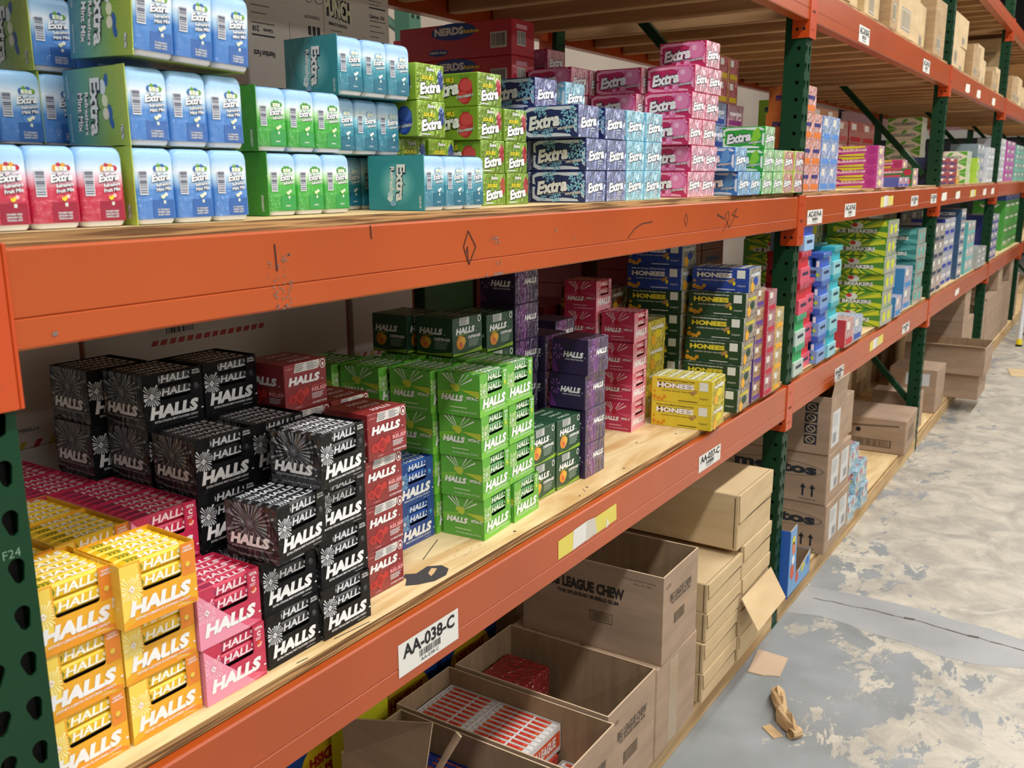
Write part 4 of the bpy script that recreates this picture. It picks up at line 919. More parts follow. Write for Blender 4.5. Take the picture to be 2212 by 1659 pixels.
for q in range(2): pack('mint', 0.528, 0.185, q, ('behind the red bottles at the bottom', 'behind the red bottles on the second layer')[q])
pack('fruit', 0.8965, 0.225, 0, 'peeking out behind the blue bottles')
pack('spear', 0.994, 0.092, 0, 'on the plywood'); pack('spear', 0.984, 0.096, 1, 'on top of the lower green pack')
pack('polar', 1.281, 0.020, 0, 'at the front with full teal side showing')
pack('polar', 1.186, 0.185, 0, 'mostly hidden at the bottom behind the front one')
pack('polar', 1.184, 0.14, 1, 'in the second layer beside the green pack'); pack('polar', 1.186, 0.120, 2, 'topmost with its teal side showing', yaw=-2)
# ---------------------------------------------------------------- gum cartons
GK = {
 'winter': dict(b='1C2A66', e='8A93BE', w='D9E4F4', nm='dark blue snowflake', f='WINTERFRESH'), 'ice': dict(b='7CC6E2', e='A6D8E8', w='E6F4FA', nm='pale blue', f='POLAR ICE'),
 'bubble': dict(b='C22660', e='F0B4C2', w='F0A8C4', nm='pink bubble', f='CLASSIC BUBBLE'), 'pepper': dict(b='2F7CC8', e='94C0E6', w='D6E9F8', nm='mid blue peppermint', f='PEPPERMINT'),
 'spearmint': dict(b='2FA83A', e='B4DCB0', w='EAF8EC', nm='bright green spearmint', f='SPEARMINT'), 'melon': dict(b='B9D24A', e='D8A0A0', w='E8B0A8', nm='green and pink watermelon', f='WATERMELON'),
 'sourblue': dict(b='8FB32C', e='A9B95A', w='B6D044', nm='lime green blue-raspberry sour', f='BLUE RASPBERRY'), 'sourstraw': dict(b='7FA52A', e='A9B95A', w='A6C83A', nm='lime green strawberry sour', f='STRAWBERRY'),
}
GD = 0.142
def gsize(k): return (0.084, GD, 0.0648) if k.startswith('sour') else (0.099, GD, 0.0705)
def flake(g, fr, u, v, r, m, l=0.0006):
    for i in range(6):
        a = i*math.pi/3+0.26; c, s = math.cos(a), math.sin(a); t = r*0.07
        def seg(x0, y0, x1, y1, t):
            dx, dy = x1-x0, y1-y0; n = math.hypot(dx, dy); nx, ny = -dy/n*t, dx/n*t
            P = [(x0-nx, y0-ny), (x1-nx, y1-ny), (x1+nx, y1+ny), (x0+nx, y0+ny)]
            P = [(min(max(p[0], 0.001), fr.w-0.001), min(max(p[1], 0.001), fr.h-0.001)) for p in P]; g.dec(fr, P, m, l)
        seg(u, v, u+r*c, v+r*s, t)
        for d in (0.4, 0.7):
            for sg in (-1, 1):
                b = a+sg*0.9; seg(u+r*d*c, v+r*d*s, u+r*d*c+r*0.3*math.cos(b), v+r*d*s+r*0.3*math.sin(b), t*0.9)
def gum(k):
    s = GK[k]; W, D, H = gsize(k); g = G(); base = film(s['b'], 0.25); end = mat(s['e'], 0.32, 1.0, 1.6); mid = mat(s['b'], 0.4, 0.8, 1.2)  # end colour is paled to carry the glare of the film
    sour = k.startswith('sour')
    g.box(0, 0, 0, W, D, H, base, 0.0016, {'F': mid if sour else end, 'T': mat(s['e'], 0.35, 1.0, 1.3)})
    F, Lf, T, R = faces(W, D, H); wm = mat(s['w'], 0.45, 0.5, 0.2); Wt = mat('F4F6F6', 0.45)
    rd = random.Random(len(k)*7)
    if not sour:   # wavy pale border
        out = []; inn = []
        for i in range(28):
            a = 2*math.pi*i/28; ca, sa = math.cos(a), math.sin(a); q = 1/max(abs(ca), abs(sa))
            out.append((D/2+ca*q*(D/2-0.003), H/2+sa*q*(H/2-0.003))); k2 = 0.0045+0.0035*abs(math.sin(a*3.3+1)); inn.append((D/2+ca*q*(D/2-0.003-k2), H/2+sa*q*(H/2-0.003-k2)))
        for i in range(28):
            if (i*7) % 11 == 3: continue
            j = (i+1) % 28; g.dec(Lf, [out[i], out[j], inn[j], inn[i]], wm, 0.0003)
    if k == 'winter':
        fm = mat('8CCBE8', 0.45)
        flake(g, Lf, D*0.86, H*0.56, H*0.42, fm); flake(g, Lf, D*0.33, H*0.90, H*0.26, fm); flake(g, Lf, D*0.45, H*0.20, H*0.22, fm); flake(g, Lf, D*0.22, H*0.17, H*0.13, fm)
    if k == 'bubble':
        for (u, v, r) in ((0.80, 0.62, 0.36), (0.60, 0.17, 0.15), (0.62, 0.92, 0.09), (0.90, 0.95, 0.06), (0.42, 0.10, 0.12)):
            r_ = H*r; u_ = min(max(D*u, r_+.001), D-r_-.001); v_ = min(max(H*v, r_+.001), H-r_-.001)
            g.disc(Lf, u_, v_, r_, mat('E06AA6', 0.35, 0.6, 0.2), 0.0004, 24); g.disc(Lf, u_-r_*.1, v_+r_*.1, r_*0.82, mat('E98BBB', 0.35, 0.6, 0.2), 0.0005, 24); g.disc(Lf, u_-r_*.3, v_+r_*.35, r_*0.3, mat('F4B8D6', 0.35), 0.0006, 14)
    if k in ('pepper', 'spearmint', 'ice'):
        c = {'pepper': '5FA4DE', 'spearmint': '8CD43C', 'ice': 'BFE6F2'}[k]
        for i in range(6): g.disc(Lf, D*(0.78+0.05*math.cos(i)), H*(0.55+0.22*math.sin(i*1.3)), D*0.06, mat(c, 0.4), 0.0004+i*0.00003, 8, ry=H*0.2, rot=-0.5+0.2*i)
    if sour or k == 'melon':
        c, c2 = {'sourblue': ('2748A0', '4468BE'), 'sourstraw': ('C02A3A', 'D84A50'), 'melon': ('D8484C', 'E8706C')}[k]
        for (u, v, rx, ry, m_) in ((0.78, 0.46, .13, .40, c), (0.80, 0.62, .11, .18, c2), (0.74, 0.28, .09, .16, c2)): g.disc(Lf, D*u, H*v, D*rx, mat(c if m_ == c else c2, 0.4, 0.5, 0.3), 0.0004 if m_ == c else 0.0006, 16, ry=H*ry)
        if k == 'sourstraw':
            for q in range(5): g.dec(Lf, [(D*(0.70+q*0.03), H*0.84), (D*(0.72+q*0.03), H*0.84), (D*(0.68+q*0.05), H*0.97)], mat('3E8A2A', 0.5), 0.0008)
        for (u, v, ry) in ((0.86, 0.60, 0.28),): g.disc(F, W*u, H*v, W*0.11, mat(c, 0.35, 1, 0.9), 0.0004, 12, ry=H*ry)
        if sour: g.text(Lf, 'SOURS', D*0.42, H*0.80, H*0.15, mat('E6D92E', 0.5), w=D*0.34, bold=0.05, shear=0.1, out=mat('2A2A18', 0.6), ow=0.06)
    ol = mat('14161C', 0.6) if sour else NAVY
    g.text(Lf, 'Extra', D*0.40, H*0.52, H*(0.44), Wt, w=D*(0.56), bold=0.05, shear=0.10, slope=0.13, out=ol, ow=0.045, l=0.0010)
    if not sour: g.text(Lf, 'LONG LASTING FLAVOR', D*0.46, H*0.30, H*0.05, Wt, w=D*0.34, bold=0.01, shear=0.2, slope=0.13, out=ol, ow=0.05)
    g.text(Lf, s['f'], D*0.78, H*0.30, H*0.085, Wt, w=D*0.30, bold=0.02, shear=0.15, slope=0.10, l=0.0013, out=ol, ow=0.05)
    g.text(F, 'Extra', W*0.50, H*0.50 if not sour else H*0.36, H*0.33, mat('F0F2F3', 0.4), w=W*0.72, bold=0.05, shear=0.10, slope=0.12, out=ol, ow=0.04)
    if sour:
        g.text(F, 'SOURS', W*0.40, H*0.62, H*0.12, mat('E6D92E', 0.5), w=W*0.40, bold=0.05, shear=0.15, out=mat('2A2A18', 0.6), ow=0.06)
        g.text(F, 'Extra', W*0.50, H*0.86, H*0.10, Wt, w=W*0.26, bold=0.04, out=ol, ow=0.07); g.lines(F, W*0.1, H*0.05, W*0.6, H*0.11, mat('D8DCE0', 0.5), n=1, th=0.6)
    else: g.lines(F, W*0.55, H*0.18, W*0.85, H*0.34, mat('C8CED8', 0.5), n=2, th=0.35)
    return g.build('gum_carton')
def gstack(k, x, y, n, where, z0=None, yaw=0, jit=None, dz=0):
    W, D, H = gsize(k)
    for i in range(n):
        j = jit[i] if jit else random.Random(i+int(x*99)).uniform(-0.002, 0.002)
        o = instance('gm_'+k, lambda: gum(k), 'gum_carton', (x+j, y, (z0 or ZMS)+i*(H+0.0005)), math.radians(yaw+random.Random(i+int(x*50)).uniform(-1, 1)))
        tag(o, '%s gum box, %s%s' % (GK[k]['nm'], level(i, n), where), 'gum box', 'gum boxes on the middle shelf')
gstack('sourblue', 1.376, 0.155, 2, 'the hidden pair under the taller two')
gstack('sourblue', 1.376, 0.108, 2, 'the upper pair beside the teal bottles', z0=ZMS+2*0.0653)
gstack('sourblue', 1.468, 0.155, 2, 'the low stack behind the teal bottles')
gstack('sourstraw', 1.572, 0.105, 4, 'the tall left column', jit=[0.006, 0, -0.008, -0.008])
gstack('sourstraw', 1.661, 0.105, 3, 'the stack touching the snowflake boxes', jit=[0.006, 0.002, -0.003])
gstack('winter', 1.872, 0.030, 3, 'the front stack with long side showing', jit=[0, 0.002, -0.036])
gstack('winter', 1.974, 0.030, 3, 'the second column with only ends showing', jit=[0, 0, -0.012])
gstack('winter', 1.868, 0.18, 4, 'the stack behind the front snowflake column', jit=[0, 0, 0, 0.03])
gstack('ice', 2.078, 0.030, 3, 'the left pale column', jit=[0, 0, -0.004])
gstack('ice', 2.181, 0.030, 3, 'the right pale column')
gstack('ice', 2.03, 0.18, 4, 'the pale stack in the second row', jit=[0, 0, 0, 0.01])
PJ = [0, 0.02, -0.004, 0.012, 0.026]
gstack('bubble', 2.456, 0.030, 5, 'the front pink column left', jit=PJ)
gstack('bubble', 2.557, 0.030, 5, 'the front pink column right', jit=[a-0.004 for a in PJ])
gstack('bubble', 2.556, 0.030, 1, 'alone on top of the front columns', z0=ZMS+5*0.071)
gstack('bubble', 2.430, 0.180, 5, 'the second-row pink column', jit=[0, 0, 0, 0, 0.03])
gstack('bubble', 2.330, 0.330, 5, 'the third-row pink column left')
gstack('bubble', 2.432, 0.330, 5, 'the third-row pink column right')
gstack('bubble', 2.450, 0.480, 6, 'the back pink column')
gstack('pepper', 2.756, -0.006, 2, 'the left peppermint column', jit=[0.0, -0.035])
gstack('pepper', 2.860, -0.006, 1, 'the lone peppermint box beside it')
gstack('spearmint', 2.975, -0.006, 3, 'the left spearmint column', jit=[0, 0.005, 0.01])
gstack('spearmint', 3.085, -0.006, 2, 'the middle spearmint column', jit=[0, 0.002])
gstack('melon', 3.192, -0.006, 2, 'the left watermelon column by the post', jit=[0.0, 0.0])
gstack('melon', 3.294, -0.012, 2, 'the right watermelon column by the post')
gstack('melon', 2.76, 0.15, 3, 'the watermelon column behind the peppermint')
# ---------------------------------------------------------------- big cartons at the back of bay one
def carton(name, W, D, H, m, loc, label, cat, rz=0, prints=None, group=None, ch=0.002, ms=None):
    g = G(); g.box(0, 0, 0, W, D, H, m, ch, ms); F, Lf, T, R = faces(W, D, H)
    if prints: prints(g, F, Lf, T)
    o = g.build(name); o.location = loc; o.rotation_euler = (0, 0, math.radians(rz)); return tag(o, label, cat, group)
def rope_print(g, F, Lf, T):
    W, D, H = F.w, Lf.w, F.h; gy = mat('A9A39A', 0.7); bl = mat('2A4C8C', 0.6); ye = mat('D8B62E', 0.6)
    g.rect(Lf, D*0.38, H*0.33, D*0.58, H*0.76, gy, 0.0005); g.bars(Lf, D*0.39, H*0.36, D*0.57, H*0.74, mat('6F6A66', 0.7), n=9, seed=4)
    g.rect(Lf, D*0.59, H*0.33, D*0.79, H*0.78, mat('A78E8E', 0.7), 0.0005); g.rect(Lf, D*0.79, H*0.42, D*0.87, H*0.74, bl, 0.0005); g.rect(Lf, D*0.87, H*0.35, D*0.97, H*0.80, gy, 0.0007); g.lines(Lf, D*0.88, H*0.4, D*0.96, H*0.78, mat('5F5A56', 0.7), n=6, l=0.0009)
    g.dec(Lf, [(D*.62, H*.88), (D*.66, H*.97), (D*.69, H*.90), (D*.67, H*.82), (D*.645, H*.84)], ye); g.dec(Lf, [(D*.5, H*.12), (D*.53, H*.28), (D*.56, H*.15), (D*.53, H*.08)], mat('3E7A34', 0.6))
    for i in range(22): g.disc(Lf, D*(0.12+0.012*i+(0.42 if i > 12 else 0)), H*(0.38+0.14*math.sin(i*0.55)), D*0.012, mat(('5A3A2C', 'B23A3A', 'C9A43A', '4A7A3A')[i % 4], 0.6), 0.0006, 6)
    g.disc(F, W*0.5, H*0.48, W*0.36, mat('2B4A9C', 0.5), 0.0005, 20, ry=H*0.17); g.text(F, 'NERDS', W*0.42, H*0.50, H*0.13, mat('E8E4E0', 0.5), w=W*0.44, bold=0.05, slope=-0.05, l=0.0009); g.text(F, 'Rope', W*0.70, H*0.44, H*0.09, ye, w=W*0.24, bold=0.05, l=0.0009)
    g.rect(F, W*0.4, H*0.84, W*0.6, H*0.95, mat('D8CFC8', 0.7), 0.0005)
def rope_print2(g, F, Lf, T):
    W, D, H = F.w, Lf.w, F.h
    g.disc(Lf, D*0.50, H*0.78, D*0.2, mat('1F3C8C', 0.5), 0.0005, 20, ry=H*0.24); g.text(Lf, 'NERDS', D*0.46, H*0.80, H*0.22, mat('E8E4E0', 0.5), w=D*0.26, bold=0.05, l=0.0009); g.text(Lf, 'Rainbow', D*0.66, H*0.76, H*0.12, mat('E2C040', 0.5), w=D*0.14, bold=0.04, l=0.0009)
    g.rect(Lf, D*0.82, H*0.22, D*0.96, H*0.66, mat('C8C2BC', 0.7), 0.0005); g.bars(Lf, D*0.83, H*0.28, D*0.95, H*0.62, INK, n=16, seed=2)
    g.disc(Lf, D*0.36, H*0.22, D*0.09, mat('1F3C8C', 0.5), 0.0005, 14, ry=H*0.10); g.text(Lf, 'NERDS Rope', D*0.36, H*0.22, H*0.08, mat('E8E4E0', 0.5), w=D*0.15, bold=0.03, l=0.0009)
    g.rect(F, W*0.22, H*0.28, W*0.6, H*0.68, mat('C8C2BC', 0.7), 0.0005); g.bars(F, W*0.24, H*0.32, W*0.58, H*0.66, INK, n=13, seed=2); g.rect(F, W*0.18, H*0.74, W*0.66, H*0.86, mat('D89AA8', 0.7), 0.0005)
RED = mat('B4122A', 0.45, 0.3, 0.1)
for q in range(5):
    up = q > 2
    carton('rope_candy_case', 0.118, 0.40, 0.097, RED, (2.290-(0.03 if up else 0), 0.48, ZMS+q*0.0975), 'crimson candy rope case, %sthe left column' % level(q, 5), 'candy case', prints=rope_print2 if up else rope_print, group='crimson candy rope cases')
# move aside: the cases stand behind the pink columns
for q in range(5):
    carton('rope_candy_case', 0.112, 0.40, 0.097, RED, (2.427-(0.008 if q > 3 else 0), 0.64, ZMS+q*0.0975), 'crimson candy rope case, %sthe right column' % level(q, 5), 'candy case', prints=rope_print2 if q > 3 else rope_print, group='crimson candy rope cases')
def punch_print(g, F, Lf, T):
    W, H = F.w, F.h; k = INK; gy = mat('55534F', 0.7)
    g.text(F, 'SOUR', W*0.60, H*0.72, H*0.085, mat('B9B02E', 0.5), w=W*0.11, bold=0.05, slope=-0.05, out=k, ow=0.08)
    g.dec(F, [(W*.51, H*.73), (W*.55, H*.745), (W*.555, H*.70)], mat('B9A02E', 0.5)); g.dec(F, [(W*.70, H*.69), (W*.66, H*.71), (W*.655, H*.665)], mat('B9A02E', 0.5))
    g.text(F, 'PUNCH', W*0.605, H*0.60, H*0.13, mat('C8C2A8', 0.5), w=W*0.19, bold=0.05, slope=-0.12, out=k, ow=0.09)
    g.text(F, 'EMBRACE YOUR PUNCH', W*0.60, H*0.49, H*0.022, k, w=W*0.13, bold=0.02, slope=-0.05); g.lines(F, W*0.55, H*0.38, W*0.66, H*0.46, gy, n=3, th=0.2)
    g.text(F, 'FOLLOW US', W*0.60, H*0.31, H*0.03, k, w=W*0.08, bold=0.03)
    g.text(F, 'Nutrition Facts', W*0.90, H*0.78, H*0.034, k, w=W*0.13, bold=0.02); g.rect(F, W*0.84, H*0.655, W*0.97, H*0.665, k); g.text(F, 'Calories  210', W*0.90, H*0.60, H*0.028, k, w=W*0.12, bold=0.02); g.rect(F, W*0.84, H*0.565, W*0.97, H*0.570, k); g.lines(F, W*0.84, H*0.20, W*0.97, H*0.55, gy, n=9, th=0.14); g.lines(F, W*0.84, H*0.67, W*0.97, H*0.75, gy, n=3, th=0.15)
    g.text(F, '210', W*0.055, H*0.375, H*0.035, k, w=W*0.04, bold=0.03, rot=math.pi); g.text(F, 'Calories', W*0.13, H*0.37, H*0.025, k, w=W*0.06, bold=0.02, rot=math.pi); g.rect(F, W*0.03, H*0.33, W*0.17, H*0.34, k); g.rect(F, W*0.03, H*0.41, W*0.17, H*0.415, k); g.text(F, 'Nutrition Facts', W*0.10, H*0.22, H*0.04, k, w=W*0.13, bold=0.02, rot=math.pi)
    g.lines(F, W*0.03, H*0.45, W*0.17, H*0.88, gy, n=9, th=0.12); g.rect(F, W*0.02, H*0.90, W*0.17, H*0.92, k)
    for (u, v) in ((0.40, 0.42), (0.43, 0.42), (0.46, 0.42)): g.rect(F, W*(u-0.01), H*(v-0.03), W*(u+0.01), H*(v+0.03), k)
    g.text(F, 'SOURPUNCH.COM', W*0.42, H*0.51, H*0.022, k, w=W*0.10, rot=math.pi); g.text(F, 'FOLLOW US', W*0.43, H*0.31, H*0.03, k, w=W*0.10, bold=0.03, rot=math.pi)
    for (u, v, r) in ((0.40, 0.65, 0.028), (0.47, 0.65, 0.028), (0.39, 0.90, 0.022)):
        g.disc(F, W*u, H*v, H*r*1.6, k, 0.0004, 20); g.disc(F, W*u, H*v, H*r*1.45, WHITE if 0 else mat('BDB4AC', 0.75), 0.0006, 20)
    g.rect(F, W*0.455, H*0.84, W*0.485, H*0.94, k, 0.0004); g.rect(F, W*0.458, H*0.845, W*0.482, H*0.935, mat('BDB4AC', 0.75), 0.0006)
    for u in (0.265, 0.50, 0.78): g.rect(F, W*u, H*0.004, W*(u+0.002), H*(0.45 if u != 0.5 else 0.95), mat('6E675F', 0.8), 0.0004)
PUN = mat('BDB4AC', 0.6, 0.6, 0.5)
carton('candy_case', 0.43, 0.33, 0.30, PUN, (1.325, 0.49, ZMS+0.2355), 'grey shrink-wrapped candy case with printed nutrition panels, behind the bottle packs', 'candy case', prints=punch_print)
carton('candy_case', 0.43, 0.33, 0.235, PUN, (1.325, 0.49, ZMS), 'grey candy case carrying the printed one above it', 'candy case')
# low shelf: pale cases with striped edges along the back
PALE = mat('CFC6BE', 0.75, 0.3, 0.1)
def stripe_print(g, F, Lf, T):
    W, H = F.w, F.h
    for i in range(int(W/0.03)):
        g.dec(F, [(0.03*i, 0.001), (0.03*i+0.012, 0.001), (0.03*i+0.022, 0.014), (0.03*i+0.010, 0.014)], mat('A8332C' if i % 2 else 'B4A32A', 0.6), 0.0005)
    g.rect(F, W-0.010, 0.0, W-0.002, H, mat('7A3A1E', 0.7), 0.0006)
    g.text(F, 'UMBRELLA', W*0.72, 0.035, 0.007, INK, w=0.045)
def text_print(g, F, Lf, T):
    W, H = F.w, F.h
    g.rect(F, W*0.30, H*0.56, W*0.95, H*0.98, mat('C9C0B8', 0.7), 0.0005); g.lines(F, W*0.36, H*0.62, W*0.60, H*0.95, INK, n=9, l=0.0008, th=0.25); g.lines(F, W*0.65, H*0.62, W*0.92, H*0.95, INK, n=9, l=0.0008, th=0.25, seed=7); g.bars(F, W*0.38, H*0.58, W*0.52, H*0.68, INK, n=15, l=0.001)
    for i in range(14): g.dec(F, [(W*(0.3+0.045*i), H*0.50), (W*(0.3+0.045*i+0.03), H*0.50), (W*(0.3+0.045*i+0.04), H*0.54), (W*(0.3+0.045*i+0.01), H*0.54)], mat('B23A34', 0.6), 0.0006)
LB = [(0.545, 0.62, 0.45, 0.28, PALE, stripe_print, 'white back case with striped bottom tape, leftmost'), (1.02, 0.66, 0.49, 0.34, PALE, text_print, 'white back case with printed ingredient panel'), (1.53, 0.70, 0.27, 0.34, PALE, stripe_print, 'white back case behind the cherry boxes'), (1.815, 0.70, 0.26, 0.34, PALE, stripe_print, 'white back case behind the dark green boxes')]
for x, y, W, D, m, p, lb in LB:
    for q in range(2):
        carton('bulk_case', W, D, 0.275, m, (x, y, ZH+q*0.2755), lb+(' at the bottom' if q == 0 else ' on the upper layer'), 'bulk case', prints=p, group='pale bulk cases at the back')
for x, W, c, lb in ((2.10, 0.24, '2A5A2E', 'dark green back case behind the purple boxes'), (2.36, 0.26, '6A1420', 'maroon back case behind the rose boxes'), (3.03, 0.32, '8C1622', 'red back case behind the lozenge boxes')):
    for q in range(3): carton('bulk_case', W, 0.30, 0.18, mat(c, 0.5, 0.4, 0.3), (x, 0.68, ZH+q*0.1805), lb+', '+ORD[q].replace(' from the bottom', '')+' layer', 'bulk case', group='dark bulk cases at the back')
for x, y, c, lb, zz in ((2.70, 0.64, '7A1420', 'deep red mints case in the dark far corner', 3), (3.04, 0.42, '981A26', 'red mints display case right of the lozenges', 5), (3.50, 0.60, '8A1824', 'red mints case in the second bay corner', 5), (3.78, 0.62, '8A1824', 'red mints case second from that corner', 5), (4.06, 0.62, '6A1420', 'maroon mints case third from that corner', 5)):
    def pm(g, F, Lf, T): g.text(F, 'mentos', F.w*0.5, F.h*0.6, F.h*0.28, mat('1C2A6A', 0.5), w=F.w*0.6, bold=0.05)
    for q in range(zz): carton('mint_case', 0.27, 0.2, 0.105, mat(c, 0.45, 0.6, 0.3), (x, y, ZH+q*0.1055), lb+', '+ORD[q].replace(' from the bottom', '')+' layer', 'mint case', prints=pm, group='red mint cases')
# slim stacks at the right end of the lower shelf, bay one
def slim(nm, W, D, H, c, ec, x, y, n, where, z0, desc, txt=None, tc='E8E4DC', cat='candy box', group='small candy boxes', yaw=1, drift=0.0):
    for i in range(n):
        def mk():
            g = G(); g.box(0, 0, 0, W, D, H, film(c, 0.3), 0.0012, {'F': mat(ec, 0.35, 0.9, 1.0), 'T': mat(ec, 0.35, 0.9, 0.9)}); F, Lf, T, R = faces(W, D, H)
            if txt:
                g.text(Lf, txt, D*0.5, H*0.6, H*0.26, mat(tc, 0.5), w=D*0.62, bold=0.05, shear=0.1); g.text(F, txt, W*0.5, H*0.6, H*0.2, mat(tc, 0.5), w=W*0.7, bold=0.05)
            g.rect(F, W*0.15, H*0.62, W*0.5, H*0.9, mat('D8D4CC', 0.5), 0.0004) if not txt else None
            g.rect(F, W*0.12, H*0.08, W*0.88, H*0.30, mat(c, 0.5), 0.0004)
            return g.build(nm)
        o = instance('slim_%s_%s_%g' % (nm, desc, W), mk, nm, (x+drift*i, y, z0+i*(H+0.0005)), math.radians(yaw))
        tag(o, '%s, %s%s' % (desc, lv(i, n), where), cat, group)
slim('candy_box', 0.090, 0.15, 0.064, '5A3A8C', 'B0946A', 3.002, 0.0, 6, 'in the stack behind the green lozenges', ZH, 'purple and tan candy box', cat='candy box')
slim('candy_box', 0.095, 0.15, 0.074, 'B81C38', 'B87880', 3.095, -0.010, 5, 'in the red stack at the bay end', ZH, 'red candy box')
slim('candy_box', 0.095, 0.15, 0.074, 'E0A21C', 'C8B070', 3.196, -0.008, 4, 'in the yellow stack touching the post', ZH, 'golden yellow candy box')
# ================================================================= cardboard boxes at floor level
def open_box(name, W, D, H, m, loc, label, rz=0, flaps=(), prints=None, group=None, cat='cardboard box', th=0.004):
    """open-topped corrugated box; flaps = list of (side, length, angle in degrees from straight up, outward positive)"""
    root = empty(name, loc, math.radians(rz)); g = G()
    g.box(0, 0, 0, W, D, th, CARDIN)
    g.box(0, 0, th, W, th, H, m, 0, {'B': CARDIN, 'T': EDGE}); g.box(0, D-th, th, W, D, H, m, 0, {'F': CARDIN, 'T': EDGE})
    g.box(0, th, th, th, D-th, H, m, 0, {'R': CARDIN, 'T': EDGE}); g.box(W-th, th, th, W, D-th, H, m, 0, {'L': CARDIN, 'T': EDGE})
    F, Lf, T, R = faces(W, D, H)
    if prints: prints(g, F, Lf, T)
    g.build('box_body', root)
    for side, ln, ang in flaps:
        a = math.radians(ang); c, s = math.cos(a), math.sin(a); g = G()
        if side == 'F': P0, P1, o = Vector((0.002, 0, H)), Vector((W-0.002, 0, H)), Vector((0, -s, c))
        if side == 'B': P0, P1, o = Vector((W-0.002, D, H)), Vector((0.002, D, H)), Vector((0, s, c))
        if side == 'L': P0, P1, o = Vector((0, D-0.002, H)), Vector((0, 0.002, H)), Vector((-s, 0, c))
        if side == 'R': P0, P1, o = Vector((W, 0.002, H)), Vector((W, D-0.002, H)), Vector((s, 0, c))
        u = (P1-P0).normalized(); n = u.cross(o).normalized()*th*0.75
        q = [P0, P1, P1+o*ln-u*0.006, P0+o*ln+u*0.006]; vs = [p for p in q]+[p-n for p in q]
        g.mesh(vs, [(0, 1, 2, 3)], m); g.mesh(vs, [(7, 6, 5, 4)], CARDIN); g.mesh(vs, [(0, 4, 5, 1), (1, 5, 6, 2), (2, 6, 7, 3), (3, 7, 4, 0)], EDGE)
        g.build('flap', root)
    return tag(root, label, cat, group)
def chew_print(g, F, Lf, T):
    W, D, H = F.w, Lf.w, F.h; k = mat('2E2823', 0.8); k2 = mat('5A4C40', 0.8)
    g.text(Lf, 'BIG LEAGUE CHEW', D*0.46, H*0.70, H*0.13, k, w=D*0.56, bold=0.06, out=None); g.text(Lf, 'THE SPLENDID BUBBLE GUM', D*0.48, H*0.585, H*0.045, k, w=D*0.44, bold=0.04)
    g.text(Lf, 'Ford Gum & Machine Company', D*0.84, H*0.90, H*0.028, k2, w=D*0.22); g.text(Lf, 'Akron, NY 14001', D*0.86, H*0.86, H*0.028, k2, w=D*0.12)
    g.rect(Lf, D*0.50, H*0.32, D*0.66, H*0.44, k2, 0.0004); g.rect(Lf, D*0.505, H*0.33, D*0.655, H*0.43, mat('9A8264', 0.8), 0.0006); g.bars(Lf, D*0.52, H*0.34, D*0.64, H*0.42, k2, n=22, l=0.0008)
    g.text(F, 'BIG LEAGUE CHEW', W*0.50, H*0.70, H*0.09, k2, w=W*0.62, bold=0.04); g.text(F, 'THE SPLENDID BUBBLE GUM', W*0.5, H*0.63, H*0.035, k2, w=W*0.55, bold=0.02)
    g.rect(F, W*0.32, H*0.36, W*0.62, H*0.48, k2, 0.0004); g.bars(F, W*0.34, H*0.37, W*0.60, H*0.47, mat('8C7458', 0.8), n=18, l=0.0007); g.text(F, 'SO 12 COUNT', W*0.14, H*0.86, H*0.04, k2, w=W*0.14)
BX = 'brown boxes on the floor base, first bay'
# closed tape-shut box carrying the open chew box, and the open box to its left
def seam_print(g, F, Lf, T):
    W, D, H = F.w, Lf.w, F.h; g.rect(F, W*0.30, 0.01, W*0.52, H-0.01, mat('A9906E', 0.25, 0.8, 0.5), 0.0004); g.rect(T, 0, D*0.49, W, D*0.51, mat('7A6347', 0.9), 0.0004)
def low_box(W, D, H, loc, label, rz=0, m=CARD2, lid=0.5, group=BX, prints=None):
    """shallow case whose tucked lid leaves a slanting dark gap across the front"""
    root = empty('candy_shipping_case', loc, math.radians(rz)); g = G(); g.box(0, 0, 0, W, D, H, m, 0.003); F, Lf, T, R = faces(W, D, H)
    g.rect(T, 0.004, 0.006, W-0.004, 0.0085, mat('8A7050', 0.9), 0.0003)
    g.rect(Lf, D*0.97, H*0.05, D*0.978, H*0.95, mat('6B5438', 0.9), 0.0004)
    if prints: prints(g, F, Lf, T)
    g.build('case_body', root)
    g = G(); s = 0.0035
    g.mesh([F.p(0.004, H*lid+0.004, 0.0004), F.p(W-0.004, H*(lid+0.08), 0.0004), F.p(W-0.004, H*(lid+0.08), s), F.p(0.004, H*lid+0.004, s*1.4), F.p(0.001, H-0.001, 0.0004), F.p(W-0.001, H-0.001, 0.0004), F.p(W-0.001, H-0.001, s), F.p(0.001, H-0.001, s)],
           [(0, 1, 2, 3), (3, 2, 6, 7), (7, 6, 5, 4), (0, 3, 7, 4), (1, 5, 6, 2)], m)
    g.rect(F, 0.004, H*lid-0.001, W-0.004, H*lid+0.003, DARK, 0.0003)
    g.build('tuck_flap', root)
    return tag(root, label, 'cardboard box', group)
z = ZB+0.0005
open_box('candy_shipping_box', 0.288, 0.49, 0.300, CARD3, (1.918, -0.030, z), 'brown open box holding red film-wrapped packs, left of the taped box', prints=chew_print, group=BX)
carton('candy_shipping_box', 0.295, 0.50, 0.292, CARD3, (2.212, -0.032, z), 'brown taped-shut box under the open printed one', 'cardboard box', prints=seam_print, group=BX, ch=0.004)
open_box('candy_shipping_box', 0.262, 0.46, 0.270, CARD3, (2.235, -0.034, z+0.2925), 'tall open printed box stacked on the taped-shut box', prints=chew_print, group=BX, rz=1)
open_box('candy_shipping_box', 0.230, 0.53, 0.290, CARD3, (1.684, -0.050, z), 'narrow brown open box holding trays of orange taffy bars', prints=chew_print, group=BX)
